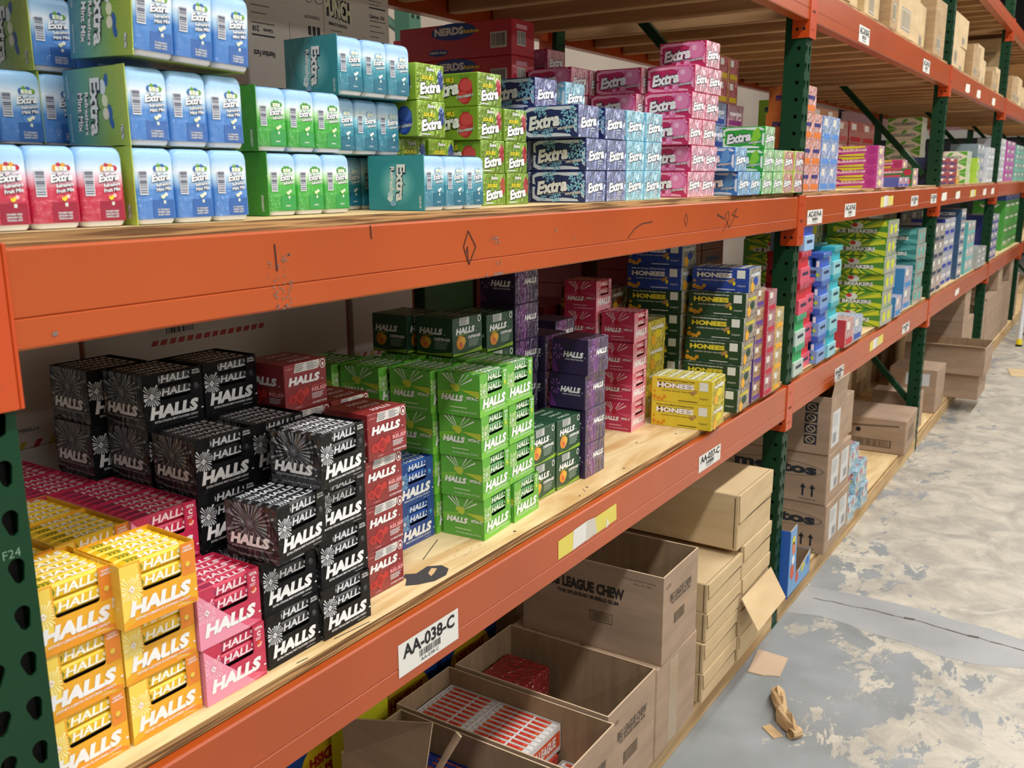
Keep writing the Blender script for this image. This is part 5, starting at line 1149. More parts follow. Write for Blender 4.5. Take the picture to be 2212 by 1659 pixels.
open_box('candy_shipping_box', 0.225, 0.50, 0.285, CARD3, (1.452, -0.040, z), 'brown open box holding blue taffy bars, its torn side flap raised', group=BX)
RB = bpy.data.objects[-1] if 0 else [o for o in bpy.data.objects if str(o.get('label', '')).startswith('brown open box holding blue')][0]
g = G(); ox, oy, oz = 1.452, -0.040, z
for P, nm in (([(0, .488, .285), (0, .245, .285), (.046, .250, .425), (.046, .540, .338)], 'torn_flap'), ([(0, .243, .285), (0, .228, .285), (.046, .168, .418), (.050, .186, .424)], 'torn_flap')):
    g = G(); A = [Vector(p) for p in P]; Bq = [p+Vector((0.004, 0, 0.001)) for p in A]
    g.mesh(A+Bq, [(0, 1, 2, 3)], CARD3); g.mesh(A+Bq, [(7, 6, 5, 4)], CARDIN); g.mesh(A+Bq, [(0, 4, 5, 1), (1, 5, 6, 2), (2, 6, 7, 3), (3, 7, 4, 0)], EDGE); g.build(nm, RB)
hi = z
for q in range(2):
    low_box(0.300, 0.46, 0.104, (2.570, -0.032, z+q*0.1045), 'tan shallow case, %s layer left of the flap-hung column' % ('bottom', 'second')[q])
    low_box(0.306, 0.46, 0.100, (2.578, -0.034, z+0.2095+q*0.1005), 'tan shallow case, %s layer left of the flap-hung column' % ('third', 'top')[q])
    low_box(0.305, 0.46, 0.094, (2.892, -0.036, z+q*0.0945), 'tan shallow case, %s layer beside the green post' % ('bottom', 'second')[q])
    low_box(0.296, 0.46, 0.120, (2.890, -0.036, z+0.1895+q*0.1205), 'tan shallow case, %s layer beside the green post' % ('third', 'top')[q])
low_box(0.345, 0.50, 0.196, (2.830, -0.034, z+0.4310), 'large tan case on top of the tan stack beside the post', lid=0.48)
# flap hanging out of the second case near the post
g = G(); P = [(2.875, -0.0425, 0.352), (3.185, -0.0425, 0.354), (3.135, -0.118, 0.272), (2.835, -0.118, 0.268)]
n = 0.004; g.mesh([Vector(p) for p in P]+[Vector(p)+Vector((0, -n*0.6, n*0.8)) for p in P], [(3, 2, 1, 0), (4, 5, 6, 7)], CARD2); g.mesh([Vector(p) for p in P]+[Vector(p)+Vector((0, -n*0.6, n*0.8)) for p in P], [(0, 1, 5, 4), (1, 2, 6, 5), (2, 3, 7, 6), (3, 0, 4, 7)], EDGE)
fo = g.build('loose_flap'); 
pc = [o for o in bpy.data.objects if o.get('label') == 'tan shallow case, second layer beside the green post'][0]
bpy.context.view_layer.update(); fo.parent = pc; fo.matrix_parent_inverse = pc.matrix_world.inverted(); fo['label'] = 'tan cardboard flap hanging out over the kerb'
# taffy bars and packs inside the open boxes
def bar_mesh(c, tc, txt, L=0.150):
    key = 'bar_'+c+txt+str(L)
    if key in TPL: return TPL[key]
    g = G(); W = 0.018; T_ = 0.009; m = film(c, 0.4); wh = mat('D8D6D4', 0.4, 0.8, 0.5)
    P = lambda x, k: [(x, -W/2*k, 0), (x, W/2*k, 0), (x, W/2*k, T_*0.8), (x, 0, T_), (x, -W/2*k, T_*0.8)]
    g.loft([P(0, 1.05), P(0.008, 0.9), P(0.012, 1)], wh); g.loft([P(0.012, 1), P(L-0.012, 1)], wh if c == 'D2522E' else m); g.loft([P(L-0.012, 1), P(L-0.008, 0.9), P(L, 1.05)], wh)
    fr = Fr((0, -W/2, T_), (1, 0, 0), (0, 1, 0), L, W)
    if c == 'D2522E':
        for (a, b) in ((0.10, 0.36), (0.40, 0.66), (0.70, 0.92)): g.rect(fr, L*a, W*0.22, L*b, W*0.80, m, 0.0006)
    g.text(fr, txt, L*0.5, W*0.5, W*0.42, mat(tc, 0.5), w=L*0.66, bold=0.05, l=0.0012)
    me = bpy.data.meshes.new('taffy_bar'); me.from_pydata(g.v, [], g.f)
    for mm in g.mats: me.materials.append(mm)
    me.polygons.foreach_set('material_index', g.m); me.update(); TPL[key] = me; return me
def taffy_tray(name, loc, rz, rows, cols, c, tc, txt, label, trayc='D9D4CE', L=0.150, tilt=(0, 0, 0)):
    root = empty(name, loc, 0); root.rotation_euler = (tilt[0], tilt[1], math.radians(rz))
    W = cols*(L+0.004)+0.006; D = rows*0.0196+0.006; H = 0.075
    g = G(); tm = mat(trayc, 0.5); th = 0.0015
    g.box(th*2, th*2, 0.001, W-th*2, D-th*2, H*0.86, mat('8C2A20' if c != '2A45A8' else '22306A', 0.8), 0.001)
    for a in ((0, 0, 0, th, D, H), (W-th, 0, 0, W, D, H), (0, 0, 0, W, th, H), (0, D-th, 0, W, D, H)): g.box(a[0], a[1], 0, a[3], a[4], H, tm)
    F, Lf, T, R = faces(W, D, H); g.rect(Lf, D*0.03, H*0.2, D*0.97, H*0.8, mat(c, 0.5), 0.0005); g.text(Lf, txt, D*0.5, H*0.5, H*0.4, mat('E8E2DA', 0.5), w=D*0.7, bold=0.05, l=0.001)
    Rr = Fr((W, 0, 0), (0, 1, 0), (0, 0, 1), D, H)
    g.rect(F, W*0.03, H*0.2, W*0.97, H*0.8, mat(c, 0.5), 0.0005); g.text(F, txt, W*0.5, H*0.5, H*0.4, mat('E8E2DA', 0.5), w=W*0.7, bold=0.05, l=0.001)
    g.rect(Rr, D*0.03, H*0.2, D*0.97, H*0.8, mat(c, 0.5), 0.0005); g.text(Rr, txt, D*0.5, H*0.5, H*0.4, mat('E8E2DA', 0.5), w=D*0.7, bold=0.05, l=0.001)
    g.build('tray', root); me = bar_mesh(c, tc, txt, L)
    for i in range(cols):
        for j in range(rows):
            o = bpy.data.objects.new('taffy_bar', me); COL.objects.link(o); o.parent = root; o.location = (0.004+i*(L+0.004), 0.013+j*0.0196, H*0.87)
    return tag(root, label, 'taffy tray', 'trays of taffy bars')
taffy_tray('taffy_tray', (1.908, 0.105, z+0.165), 90, 9, 1, 'D2522E', 'C22A20', 'BIG LEAGUE', 'tray of white-ended orange taffy bars, the one nearer the aisle', L=0.185)
taffy_tray('taffy_tray', (1.908, 0.302, z+0.165), 90, 9, 1, 'D2522E', 'C22A20', 'BIG LEAGUE', 'tray of white-ended orange taffy bars, the one farther from the aisle', L=0.155)
taffy_tray('taffy_tray', (1.908, -0.040, z+0.06), 90, 9, 1, 'D2522E', 'C22A20', 'BIG LEAGUE', 'short tray of orange taffy bars lying lower at the front wall', L=0.128)
carton('taffy_pack', 0.182, 0.37, 0.159, mat('B8321E', 0.6, 0.6, 0.5), (1.706, 0.10, z+0.0045), 'red carton under the orange taffy trays', 'taffy tray', group='trays of taffy bars')
taffy_tray('taffy_tray', (1.668, 0.12, z+0.126), 90, 10, 1, '2A45A8', 'D2642E', 'BIG LEAGUE', 'tray of blue taffy bars with orange letters', trayc='2A3A8C', L=0.24)
carton('taffy_pack', 0.20, 0.25, 0.12, mat('26409C', 0.5, 0.8, 0.7), (1.465, 0.12, z+0.0045), 'blue carton under the blue taffy tray', 'taffy tray', group='trays of taffy bars')
for q in range(4): carton('red_candy_pack', 0.19, 0.15, 0.055, mat('A81C24', 0.4, 0.9, 0.9), (1.975, 0.295, z+0.0045+q*0.0555), 'red film-wrapped candy pack, %s of four in the open box' % ('lowest', 'second', 'third', 'topmost')[q], 'candy pack', group='red packs in the open boxes')
# yellow and blue fish candy cases at the back of the floor level
def fish_print(g, F, Lf, T):
    W, H = F.w, F.h; g.rect(F, 0.004, 0.004, W-0.004, H*0.12, mat('C8B41E', 0.6), 0.0004)
    g.disc(F, W*0.5, H*0.55, W*0.36, mat('D8B81E', 0.5), 0.0005, 24, ry=H*0.34); g.text(F, 'SWEDISH', W*0.5, H*0.63, H*0.13, mat('A81C20', 0.5), w=W*0.5, bold=0.06, slope=0.05, rot=math.pi, l=0.0009); g.text(F, 'FISH', W*0.5, H*0.46, H*0.13, mat('A81C20', 0.5), w=W*0.3, bold=0.06, rot=math.pi, l=0.0009)
    g.disc(F, W*0.9, H*0.5, W*0.08, mat('A81C20', 0.5), 0.0005, 12)
for i, x in enumerate((1.10, 1.42, 1.74, 2.06)):
    carton('fish_candy_case', 0.30, 0.30, 0.26, mat('16418C', 0.5), (x, 0.62, z), 'blue case with yellow oval, %s along the back wall of boxes' % ('first', 'second', 'third', 'fourth')[i], 'candy case', prints=fish_print, group='blue and yellow candy cases')
carton('yellow_candy_case', 0.13, 0.09, 0.47, mat('C6C41E', 0.5), (1.56, 0.515, z), 'bright yellow case showing under the beam', 'candy case')
for i, x in enumerate((2.45, 2.82)):
    carton('brown_back_case', 0.34, 0.42, 0.50, CARD, (x, 0.60, z), 'tall dim brown case at the back of the first bay, %s' % ('left', 'right')[i], 'cardboard box', group='brown cases deep in the floor level', ch=0.003)
# ---------------------------------------------------------------- second bay, floor level
def mentos_print(g, F, Lf, T):
    W, D, H = F.w, Lf.w, F.h; k = mat('20242C', 0.8); g2 = mat('6A5E50', 0.8)
    bb = mat('6F6254', 0.8); g.disc(Lf, D*0.55, H*0.66, D*0.42, bb, 0.0003, 28, ry=H*0.155); g.disc(Lf, D*0.55, H*0.66, D*0.405, mat('9C866E', 0.8), 0.0005, 28, ry=H*0.14); g.text(Lf, 'mentos', D*0.55, H*0.665, H*0.19, k, w=D*0.72, bold=0.05, l=0.0009)
    for u in (0.80, 0.88): g.rect(Lf, D*u-D*0.009, H*0.14, D*u+D*0.009, H*0.32, k); g.dec(Lf, [(D*u-D*0.026, H*0.30), (D*u+D*0.026, H*0.30), (D*u, H*0.39)], k)
    g.text(Lf, 'THIS SIDE UP', D*0.84, H*0.08, H*0.03, k, w=D*0.15)
    wp = mat('C8C8C6', 0.6); g.rect(F, W*0.14, H*0.22, W*0.46, H*0.86, wp, 0.0005); g.rect(F, W*0.56, H*0.18, W*0.90, H*0.84, wp, 0.0005)
    for u in (0.16, 0.58): g.lines(F, W*u, H*0.55, W*(u+0.28), H*0.82, g2, n=6, th=0.2, l=0.0008); g.rect(F, W*(u+0.12), H*0.25, W*(u+0.26), H*0.42, mat('8E8E90', 0.7), 0.0008)
def icon_print(g, F, Lf, T):
    W, D, H = F.w, Lf.w, F.h; k = mat('22262E', 0.8); p = mat('B09A7C', 0.8)
    for i in range(4):
        v = H*(0.16+0.19*i); g.rect(Lf, D*0.76, v, D*0.88, v+H*0.165, k, 0.0004); g.disc(Lf, D*0.82, v+H*0.08, D*0.045, p, 0.0006, 14, ry=H*0.065); g.disc(Lf, D*0.82, v+H*0.08, D*0.034, k if i in (1, 3) else k, 0.0008, 14, ry=H*0.05)
        g.dec(Lf, [(D*0.79, v+H*0.11), (D*0.797, v+H*0.12), (D*0.85, v+H*0.05), (D*0.843, v+H*0.04)], p, 0.001)
    wp = mat('C8C8C6', 0.6); g.rect(F, W*0.12, H*0.10, W*0.62, H*0.72, wp, 0.0005); g.lines(F, W*0.16, H*0.45, W*0.58, H*0.68, mat('6A6A68', 0.7), n=6, th=0.2, l=0.0008); g.rect(F, W*0.20, H*0.16, W*0.42, H*0.34, mat('8E8E90', 0.7), 0.0008)
B2 = 'brown mint shipping boxes in the second bay'
carton('mint_shipping_box', 0.40, 0.52, 0.232, CARD3, (3.995, -0.034, z), 'brown shipping box with mints logo and arrows, lowest of its stack', 'cardboard box', prints=mentos_print, group=B2, ch=0.004)
carton('mint_shipping_box', 0.40, 0.52, 0.232, CARD3, (3.990, -0.028, z+0.2325), 'brown shipping box with mints logo and arrows, second of its stack', 'cardboard box', prints=mentos_print, group=B2, ch=0.004)
open_box('mint_shipping_box', 0.26, 0.46, 0.258, CARD3, (3.985, -0.026, z+0.4655), 'brown open box with four handling symbols atop the mints boxes', prints=icon_print, group=B2, flaps=(('F', 0.072, 8),))
carton('mint_shipping_box', 0.20, 0.40, 0.20, CARD3, (4.255, -0.010, z+0.4655), 'brown box squeezed behind the open symbol box', 'cardboard box', group=B2)
# blue open display carton by the post
root = empty('display_carton', (3.475, -0.030, z)); g = G(); bl = mat('2C62B8', 0.5); lb = mat('6F9CC8', 0.5); th = 0.003
g.box(0, 0, 0, 0.31, 0.17, th, CARDIN); g.box(0, 0.168, th, 0.31, 0.17+th, 0.13, lb, 0, {'F': CARDIN}); g.box(0.307, 0, th, 0.31, 0.168, 0.105, lb, 0, {'L': CARDIN})
F_ = Fr((0, 0, 0), (1, 0, 0), (0, 0, 1), 0.31, 0.29)
prof = [(0, 0), (0.31, 0), (0.31, 0.105), (0.10, 0.06), (0.085, 0.29), (0, 0.285)]
g.poly([F_.p(a, b, 0) for a, b in prof], lb); g.poly([F_.p(a, b, -th) for a, b in prof][::-1], CARDIN)
for i in range(6):
    a, b = prof[i], prof[(i+1) % 6]; g.poly([F_.p(*a, 0), F_.p(*a, -th), F_.p(*b, -th), F_.p(*b, 0)], EDGE)
g.box(-th, -0.0005, 0, 0, 0.172, 0.285, bl)
for (u, v, rx, ry, c) in ((0.045, 0.235, .022, .018, 'D8C83A'), (0.05, 0.20, .02, .03, 'D8763A'), (0.045, 0.10, .026, .035, 'C85A3A'), (0.12, 0.05, .02, .025, 'C8503A'), (0.20, 0.065, .03, .014, 'C8C03A'), (0.27, 0.07, .018, .02, '3A6AC0'), (0.05, 0.15, .018, .02, 'E0E4E8')): g.disc(F_, u, v, rx, mat(c, 0.5), 0.0006, 10, ry=ry, rot=0.3)
g.build('carton_body', root); tag(root, 'light blue cut-away display carton standing empty beside the green post', 'display box')
# trail mix style wrapped packs
def wrap_print(c1, c2):
    def f(g, F, Lf, T):
        W, D, H = F.w, Lf.w, F.h; rd = random.Random(5)
        for i in range(16): g.disc(Lf, D*rd.uniform(.1, .9), H*rd.uniform(.12, .88), D*0.06, mat((c1, c2, 'E8E4DC', 'D8A83A')[i % 4], 0.4, 0.6, 0.5), 0.0004+0.00003*i, 9, ry=H*0.1, rot=rd.uniform(0, 3))
        for i in range(10): g.disc(F, W*rd.uniform(.15, .85), H*rd.uniform(.15, .85), W*0.10, mat((c2, 'E8E4DC', 'D8A83A', c1)[i % 4], 0.4, 0.6, 0.5), 0.0004+0.00003*i, 9, ry=H*0.1, rot=rd.uniform(0, 3))
        for i in range(10): g.disc(T, W*rd.uniform(.15, .85), D*rd.uniform(.1, .9), W*0.12, mat(('E8F0F4', 'D84A5A', 'BFE0F0', c1)[i % 4], 0.4, 0.6, 0.5), 0.0004+0.00003*i, 9, ry=D*0.05, rot=rd.uniform(0, 3))
    return f
for q, (x, zz) in enumerate(((4.425, 0), (4.57, 0), (4.42, 1), (4.56, 1), (4.405, 2), (4.55, 2), (4.71, 0), (4.71, 1))):
    carton('wrapped_candy_pack', 0.135, 0.22, 0.118, mat('9FC4D4', 0.4, 0.9, 1.0), (x, -0.026+0.012*(q % 3), z+zz*0.1185), 'film-wrapped teal and red candy pack, %s column, %s layer' % (('left', 'middle', 'left', 'middle', 'left', 'middle', 'right', 'right')[q], ('bottom', 'second', 'top')[zz]), 'candy pack', prints=wrap_print('2E7FA0', 'C8404A'), group='film-wrapped candy packs beside the mints boxes')
def bar_print(g, F, Lf, T):
    W, D, H = F.w, Lf.w, F.h; k = mat('4A3A30', 0.8)
    g.rect(Lf, D*0.10, H*0.16, D*0.84, H*0.38, k, 0.0004); g.rect(Lf, D*0.115, H*0.18, D*0.825, H*0.36, mat('8F7860', 0.8), 0.0006); g.bars(Lf, D*0.13, H*0.19, D*0.80, H*0.35, k, n=40, l=0.0008, seed=9)
    g.dec(Lf, [(D*0.10, H*0.80), (D*0.30, H*0.76), (D*0.60, H*0.80), (D*0.92, H*0.84), (D*0.92, H*0.79), (D*0.6, H*0.74), (D*0.3, H*0.70)], mat('6A5644', 0.8)); g.disc(Lf, D*0.45, H*0.62, D*0.03, DARK, 0.0006, 10)
    g.rect(F, W*0.2, H*0.3, W*0.7, H*0.7, mat('7E6A54', 0.8), 0.0004)
carton('produce_shipping_box', 0.42, 0.50, 0.215, CARD3, (5.79, -0.030, z), 'brown box with wide framed bar panel, pushed against the third green post', 'cardboard box', prints=bar_print, ch=0.006, rz=2)
B2D = 'brown boxes deep in the second bay'
for i, (x, y, W, D, H) in enumerate(((4.95, 0.50, 0.40, 0.40, 0.24), (5.42, 0.55, 0.42, 0.42, 0.30), (4.45, 0.60, 0.42, 0.40, 0.30), (5.90, 0.60, 0.40, 0.40, 0.42))):
    carton('brown_back_case', W, D, H, CARD, (x, y, z), 'dim brown box in the second bay, %s along its back' % ('second', 'third', 'first', 'fourth')[i], 'cardboard box', group=B2D, ch=0.003)
open_box('brown_back_case', 0.40, 0.42, 0.20, CARD, (4.95, 0.50, z+0.2405), 'dim open box with splayed flaps in the second bay', flaps=(('F', 0.12, 60), ('R', 0.12, 50), ('L', 0.1, 65)), group=B2D)
carton('brown_back_case', 0.38, 0.40, 0.22, CARD, (5.465, 0.56, z+0.3005), 'dim brown box stacked third along the second bay back', 'cardboard box', group=B2D, ch=0.003)
# ---------------------------------------------------------------- third bay and beyond, floor level
B3 = 'brown boxes on the floor base beyond the third post'
carton('tall_brown_box', 0.16, 0.30, 0.245, CARD3, (6.46, 0.02, z), 'narrow brown box standing right after the third green post', 'cardboard box', group=B3, ch=0.003)
def slip(g, F, Lf, T): g.rect(Lf, Lf.w*0.35, F.h*0.62, Lf.w*0.85, F.h*0.9, mat('C8CACC', 0.6), 0.0005)
carton('tall_brown_box', 0.36, 0.32, 0.31, CARD3, (6.99, 0.00, z), 'upright brown box with a white slip on its side', 'cardboard box', prints=slip, group=B3, ch=0.003)
open_box('overhanging_open_box', 0.46, 0.52, 0.19, CARD3, (7.60, -0.200, z), 'lower open box sticking out over the kerb into the aisle', group=B3, flaps=(('R', 0.10, 30),))
open_box('overhanging_open_box', 0.46, 0.56, 0.21, CARD3, (7.56, -0.230, z+0.1905), 'upper open box sticking out over the kerb, back flap raised', group=B3, flaps=(('B', 0.17, -4), ('L', 0.05, 70)))
for i in range(4):
    for q in range(3-(i % 2)):
        carton('stacked_brown_box', 0.30, 0.38, 0.25, CARD3, (8.12+i*0.32, 0.01, z+q*0.2505) if i < 3 else (9.36, 0.02, z+q*0.2505), 'brown box, %s layer of the %s far aisle column' % (('bottom', 'middle', 'top')[q], ('first', 'second', 'third', 'fourth')[i]), 'cardboard box', group=B3, ch=0.003) if i != 2 else None
for i in range(7):
    for q in range(2+(i*2) % 3 % 2):
        carton('stacked_brown_box', 0.34, 0.38, 0.26, CARD3, (9.72+i*0.36 if i < 6 else 12.33, 0.02, z+q*0.2605), 'brown box, %s layer of the %s distant column past the fourth post' % (('bottom', 'middle', 'top')[q], ('first', 'second', 'third', 'fourth', 'fifth', 'sixth', 'seventh')[i]), 'cardboard box', group='distant brown boxes at floor level', ch=0.003)
for i in range(4):
    carton('brown_back_case', 0.5, 0.44, 0.62-0.05*(i % 2), CARD, (6.50+i*0.66, 0.58, z), 'dim brown box in the third bay, %s along its back' % ('first', 'second', 'third', 'fourth')[i], 'cardboard box', group='brown boxes deep in the third bay', ch=0.003)
# ---------------------------------------------------------------- upper shelf cartons
def lab_print(g, F, Lf, T):
    W, D, H = F.w, Lf.w, F.h; k = mat('6F7C88', 0.8); g.rect(F, W*0.25, H*0.10, W*0.62, H*0.34, k, 0.0004); g.rect(F, W*0.26, H*0.11, W*0.61, H*0.33, mat('B9AC92', 0.8), 0.0006); g.bars(F, W*0.28, H*0.13, W*0.59, H*0.31, mat('8A8474', 0.8), n=18, l=0.0008)
    g.rect(Lf, D*0.3, H*0.5, D*0.7, H*0.52, k, 0.0004); g.rect(Lf, D*0.45, H*0.15, D*0.8, H*0.32, k, 0.0004); g.rect(Lf, D*0.46, H*0.16, D*0.79, H*0.31, mat('9C8B72', 0.8), 0.0006)
ZUS = ZU+0.022+0.0005
UB = [(3.62, 0.36, 0.36), (4.00, 0.20, 0.40), (4.41, 0.30, 0.38), (4.74, 0.14, 0.35), (4.92, 0.58, 0.42), (5.58, 0.24, 0.24), (5.85, 0.30, 0.30), (6.62, 0.30, 0.34), (6.98, 0.34, 0.17), (7.36, 0.30, 0.22), (7.70, 0.32, 0.26), (8.08, 0.30, 0.20), (8.44, 0.32, 0.14), (8.80, 0.28, 0.20), (9.45, 0.36, 0.34), (9.86, 0.4, 0.22), (10.4, 0.5, 0.26), (11.1, 0.5, 0.22), (11.7, 0.4, 0.26)]
ow = ('first', 'second', 'third', 'fourth', 'fifth', 'sixth', 'seventh', 'eighth', 'ninth', 'tenth', 'eleventh', 'twelfth', 'thirteenth', 'fourteenth', 'fifteenth', 'sixteenth', 'seventeenth', 'eighteenth', 'nineteenth')
for i, (x, W, H) in enumerate(UB):
    carton('overstock_box', W, 0.40, H, CARD2 if i % 3 else CARD, (x, 0.02+0.02*(i % 3), ZUS), 'tan overstock box on the upper shelf, %s along from the second post' % ow[i], 'cardboard box', prints=lab_print, group='overstock boxes on the upper shelf', ch=0.003, rz=(i % 3-1)*1.2)
for i, (x, W, H, zz) in enumerate(((6.99, 0.33, 0.19, 0.17), (9.45, 0.3, 0.16, 0.34))):
    carton('overstock_box', W, 0.38, H, CARD2, (x, 0.06, ZUS+zz+0.0008), 'tan overstock box stacked on another, %s after the %s post' % (('first', 'third')[i], ('third', 'fourth')[i]), 'cardboard box', group='overstock boxes on the upper shelf', ch=0.003, prints=lab_print)
# ================================================================= middle shelf, second bay onward
def rowstack(nm, desc, c, ec, W, D, H, x, y, n, z0, where, txt=None, tc='F0ECE6', cols=1, group='candy boxes in the far bays', yaw=0, cat='candy box'):
    for cidx in range(cols):
        w2 = where if cols == 1 else where+(', left column', ', middle column', ', right column')[cidx if cols == 3 else (0, 2)[cidx]]
        slim(nm, W, D, H, c, ec, x+cidx*(W+0.003), y, n, w2, z0, desc, txt, tc, cat, group, yaw)
g2 = 'gum and candy boxes in the second bay'
rowstack('fruit_gum_box', 'orange and pink gum box', 'D8752E', 'E6B0A8', 0.122, 0.14, 0.094, 3.475, 0.02, 3, ZMS, 'beside the second post', txt='mentos', tc='2A2E7A', cols=2, group=g2)
rowstack('fruit_gum_box', 'orange gum box', 'D8752E', 'E6B0A8', 0.122, 0.14, 0.094, 3.50, 0.02, 1, ZMS+3*0.0945, 'alone on top beside the second post', txt='mentos', tc='2A2E7A', group=g2)
rowstack('blue_gum_box', 'pale blue gum box', '5A8AD0', 'A8C0E4', 0.122, 0.14, 0.094, 3.735, 0.02, 3, ZMS, 'right of the orange ones', cols=2, group=g2)
rowstack('green_mint_box', 'lime green mints box', '8CC43A', 'D4E4C0', 0.16, 0.14, 0.09, 3.86, 0.18, 4, ZMS, 'behind the pale blue ones', txt='mentos', tc='2A2E7A', group=g2)
def bubb(c1, c2, c3, nm, x, y, n, where, W=0.145, z0=ZMS, H=0.0485):
    D = 0.24
    for i in range(n):
        def mk():
            g = G(); g.box(0, 0, 0, W, D, H, film(c1, 0.2), 0.0012, {'F': mat('E4B8C4', 0.35, 0.9, 1.0)}); F, Lf, T, R = faces(W, D, H)
            g.dec(Lf, [(0.002, H*0.75), (D*0.2, H*0.95), (D*0.75, H*0.97), (D*0.75, H*0.82), (D*0.3, H*0.62)], mat(c2, 0.5), 0.0004); g.dec(Lf, [(D*0.1, 0.002), (D*0.72, 0.002), (D*0.76, H*0.28), (D*0.4, H*0.2)], mat(c2, 0.5), 0.0004)
            g.disc(Lf, D*0.24, H*0.5, D*0.11, mat(c3, 0.45), 0.0006, 16, ry=H*0.38); g.disc(Lf, D*0.88, H*0.55, D*0.09, mat(c3, 0.45), 0.0006, 14, ry=H*0.38)
            g.text(Lf, 'Bubblicious', D*0.50, H*0.58, H*0.30, mat('EFC3D2', 0.5), w=D*0.56, bold=0.05, slope=0.05, l=0.001, out=mat('9A2250', 0.5), ow=0.05); g.disc(F, W*0.4, H*0.5, W*0.2, mat('F0E0A0', 0.4), 0.0004, 10, ry=H*0.3)
            return g.build('bubble_gum_box')
        o = instance('bub'+c1, mk, 'bubble_gum_box', (x, y, z0+i*(H+0.0006)), math.radians(-1+i)); tag(o, '%s, %s%s' % (nm, level(i, n), where), 'gum box', g2)
bubb('C23A92', 'D8CC2A', 'B02C86', 'magenta and yellow bubble gum box', 4.66, 0.01, 4, 'the front stack past the blue ones')
bubb('2E7A3A', 'C8485A', 'B8304A', 'watermelon green bubble gum box', 5.58, 0.02, 2, 'the low stack near the third post')
bubb('D8407C', 'E8C83A', 'C23A6A', 'hot pink bubble gum box', 5.80, 0.12, 3, 'the stack behind the watermelon ones')
bubb('D8407C', 'E8C83A', 'C23A6A', 'hot pink bubble gum box', 5.05, 0.12, 4, 'the shaded pair behind the magenta ones')
rowstack('small_gum_box', 'blue and pink gum box', '4A5AA8', 'D8A8C0', 0.13, 0.10, 0.050, 5.12, 0.0, 1, ZMS, 'lying low between the bubble gums', group=g2, cols=2)
rowstack('orange_case', 'burnt orange candy case', 'B8541E', 'C88A60', 0.24, 0.26, 0.135, 4.93, 0.40, 3, ZMS, 'at the back of the second bay', group=g2, cols=2)
rowstack('salmon_case', 'salmon pink candy case', 'B84A50', 'C87C74', 0.22, 0.26, 0.12, 5.43, 0.40, 3, ZMS, 'at the back of the second bay', group=g2)
rowstack('scarlet_case', 'scarlet candy case', 'B01420', 'C05A50', 0.31, 0.30, 0.122, 5.68, 0.40, 3, ZMS, 'at the back near the third post', group=g2, cols=2)
rowstack('mixed_mint_box', 'navy mints box', '24408C', '8CA0C8', 0.16, 0.16, 0.075, 3.02, 0.20, 4, ZMS, 'behind the green gum boxes', txt='mentos', tc='E8E4F0', group=g2)
rowstack('mixed_mint_box', 'plum mints box', '7A2A6A', 'C08CA0', 0.16, 0.16, 0.075, 3.19, 0.20, 4, ZMS, 'beside the navy mints boxes', txt='mentos', tc='E8E4F0', group=g2)
rowstack('rope_gift_box', 'red and yellow candy tub box', 'C8A81E', 'B8505A', 0.092, 0.13, 0.076, 3.105, 0.205, 2, ZMS+4*0.0756, 'over the navy and plum boxes', group=g2, cols=2)
# third bay middle shelf
g3 = 'gum and candy boxes in the third bay'
def leaf(W, D, H, x, y, n, where, z0=ZMS):
    for i in range(n):
        def mk():
            g = G(); g.box(0, 0, 0, W, D, H, film('E4E0CC', 0.2), 0.0012, {'F': mat('D4DCD0', 0.35, 0.9, 0.9)}); F, Lf, T, R = faces(W, D, H); gr = mat('5AA832', 0.5)
            for (a, b) in ((0, 0), (1, 0), (0, 1), (1, 1)): g.dec(Lf, [(D*a+(0.002 if a == 0 else -0.002), H*b+(0.002 if b == 0 else -0.002)), (D*(0.3 if a == 0 else 0.7), H*b+(0.002 if b == 0 else -0.002)), (D*a+(0.002 if a == 0 else -0.002), H*(0.45 if b == 0 else 0.55))][::(1 if a == b else -1)], gr, 0.0004)
            g.dec(Lf, [(D*0.14, H*0.42), (D*0.22, H*0.55), (D*0.78, H*0.55), (D*0.86, H*0.42), (D*0.78, H*0.30), (D*0.22, H*0.30)], mat('46544A', 0.5), 0.0005); g.dec(Lf, [(D*0.18, H*0.42), (D*0.25, H*0.51), (D*0.75, H*0.51), (D*0.82, H*0.42), (D*0.75, H*0.34), (D*0.25, H*0.34)], mat('D8DCD4', 0.5), 0.0008); g.disc(Lf, D*0.5, H*0.72, D*0.09, gr, 0.0006, 10, ry=H*0.13, rot=0.5)
            g.text(Lf, 'DOUBLEMINT', D*0.5, H*0.425, H*0.12, mat('46544A', 0.5), w=D*0.5, bold=0.04, l=0.0011)
            return g.build('leaf_gum_box')
        o = instance('leaf%g' % W, mk, 'leaf_gum_box', (x, y, z0+i*(H+0.0006)), math.radians(i % 2)); tag(o, 'cream and green leaf-print gum box, %s%s' % (level(i, n), where), 'gum box', g3)
leaf(0.20, 0.24, 0.078, 7.42, 0.32, 6, 'the stack behind the third post')
leaf(0.22, 0.24, 0.078, 7.84, 0.06, 3, 'the front leaf-print stack')
rowstack('wide_gum_box', 'red and navy flat gum box', '24386A', 'C03A40', 0.34, 0.16, 0.042, 6.42, 0.02, 4, ZMS, 'right after the third post', group=g3, cols=2)
rowstack('yellow_gum_box', 'amber gum box', 'E0A01E', 'E6CC70', 0.12, 0.14, 0.09, 7.13, 0.02, 1, ZMS, 'low beside the leaf-print stack', group=g3, cols=1)
rowstack('green_gum_box', 'yellow-green gum box', 'A8D03A', 'D8E8B0', 0.14, 0.12, 0.095, 8.10, 0.02, 2, ZMS, 'right of the leaf-print stack', group=g3)
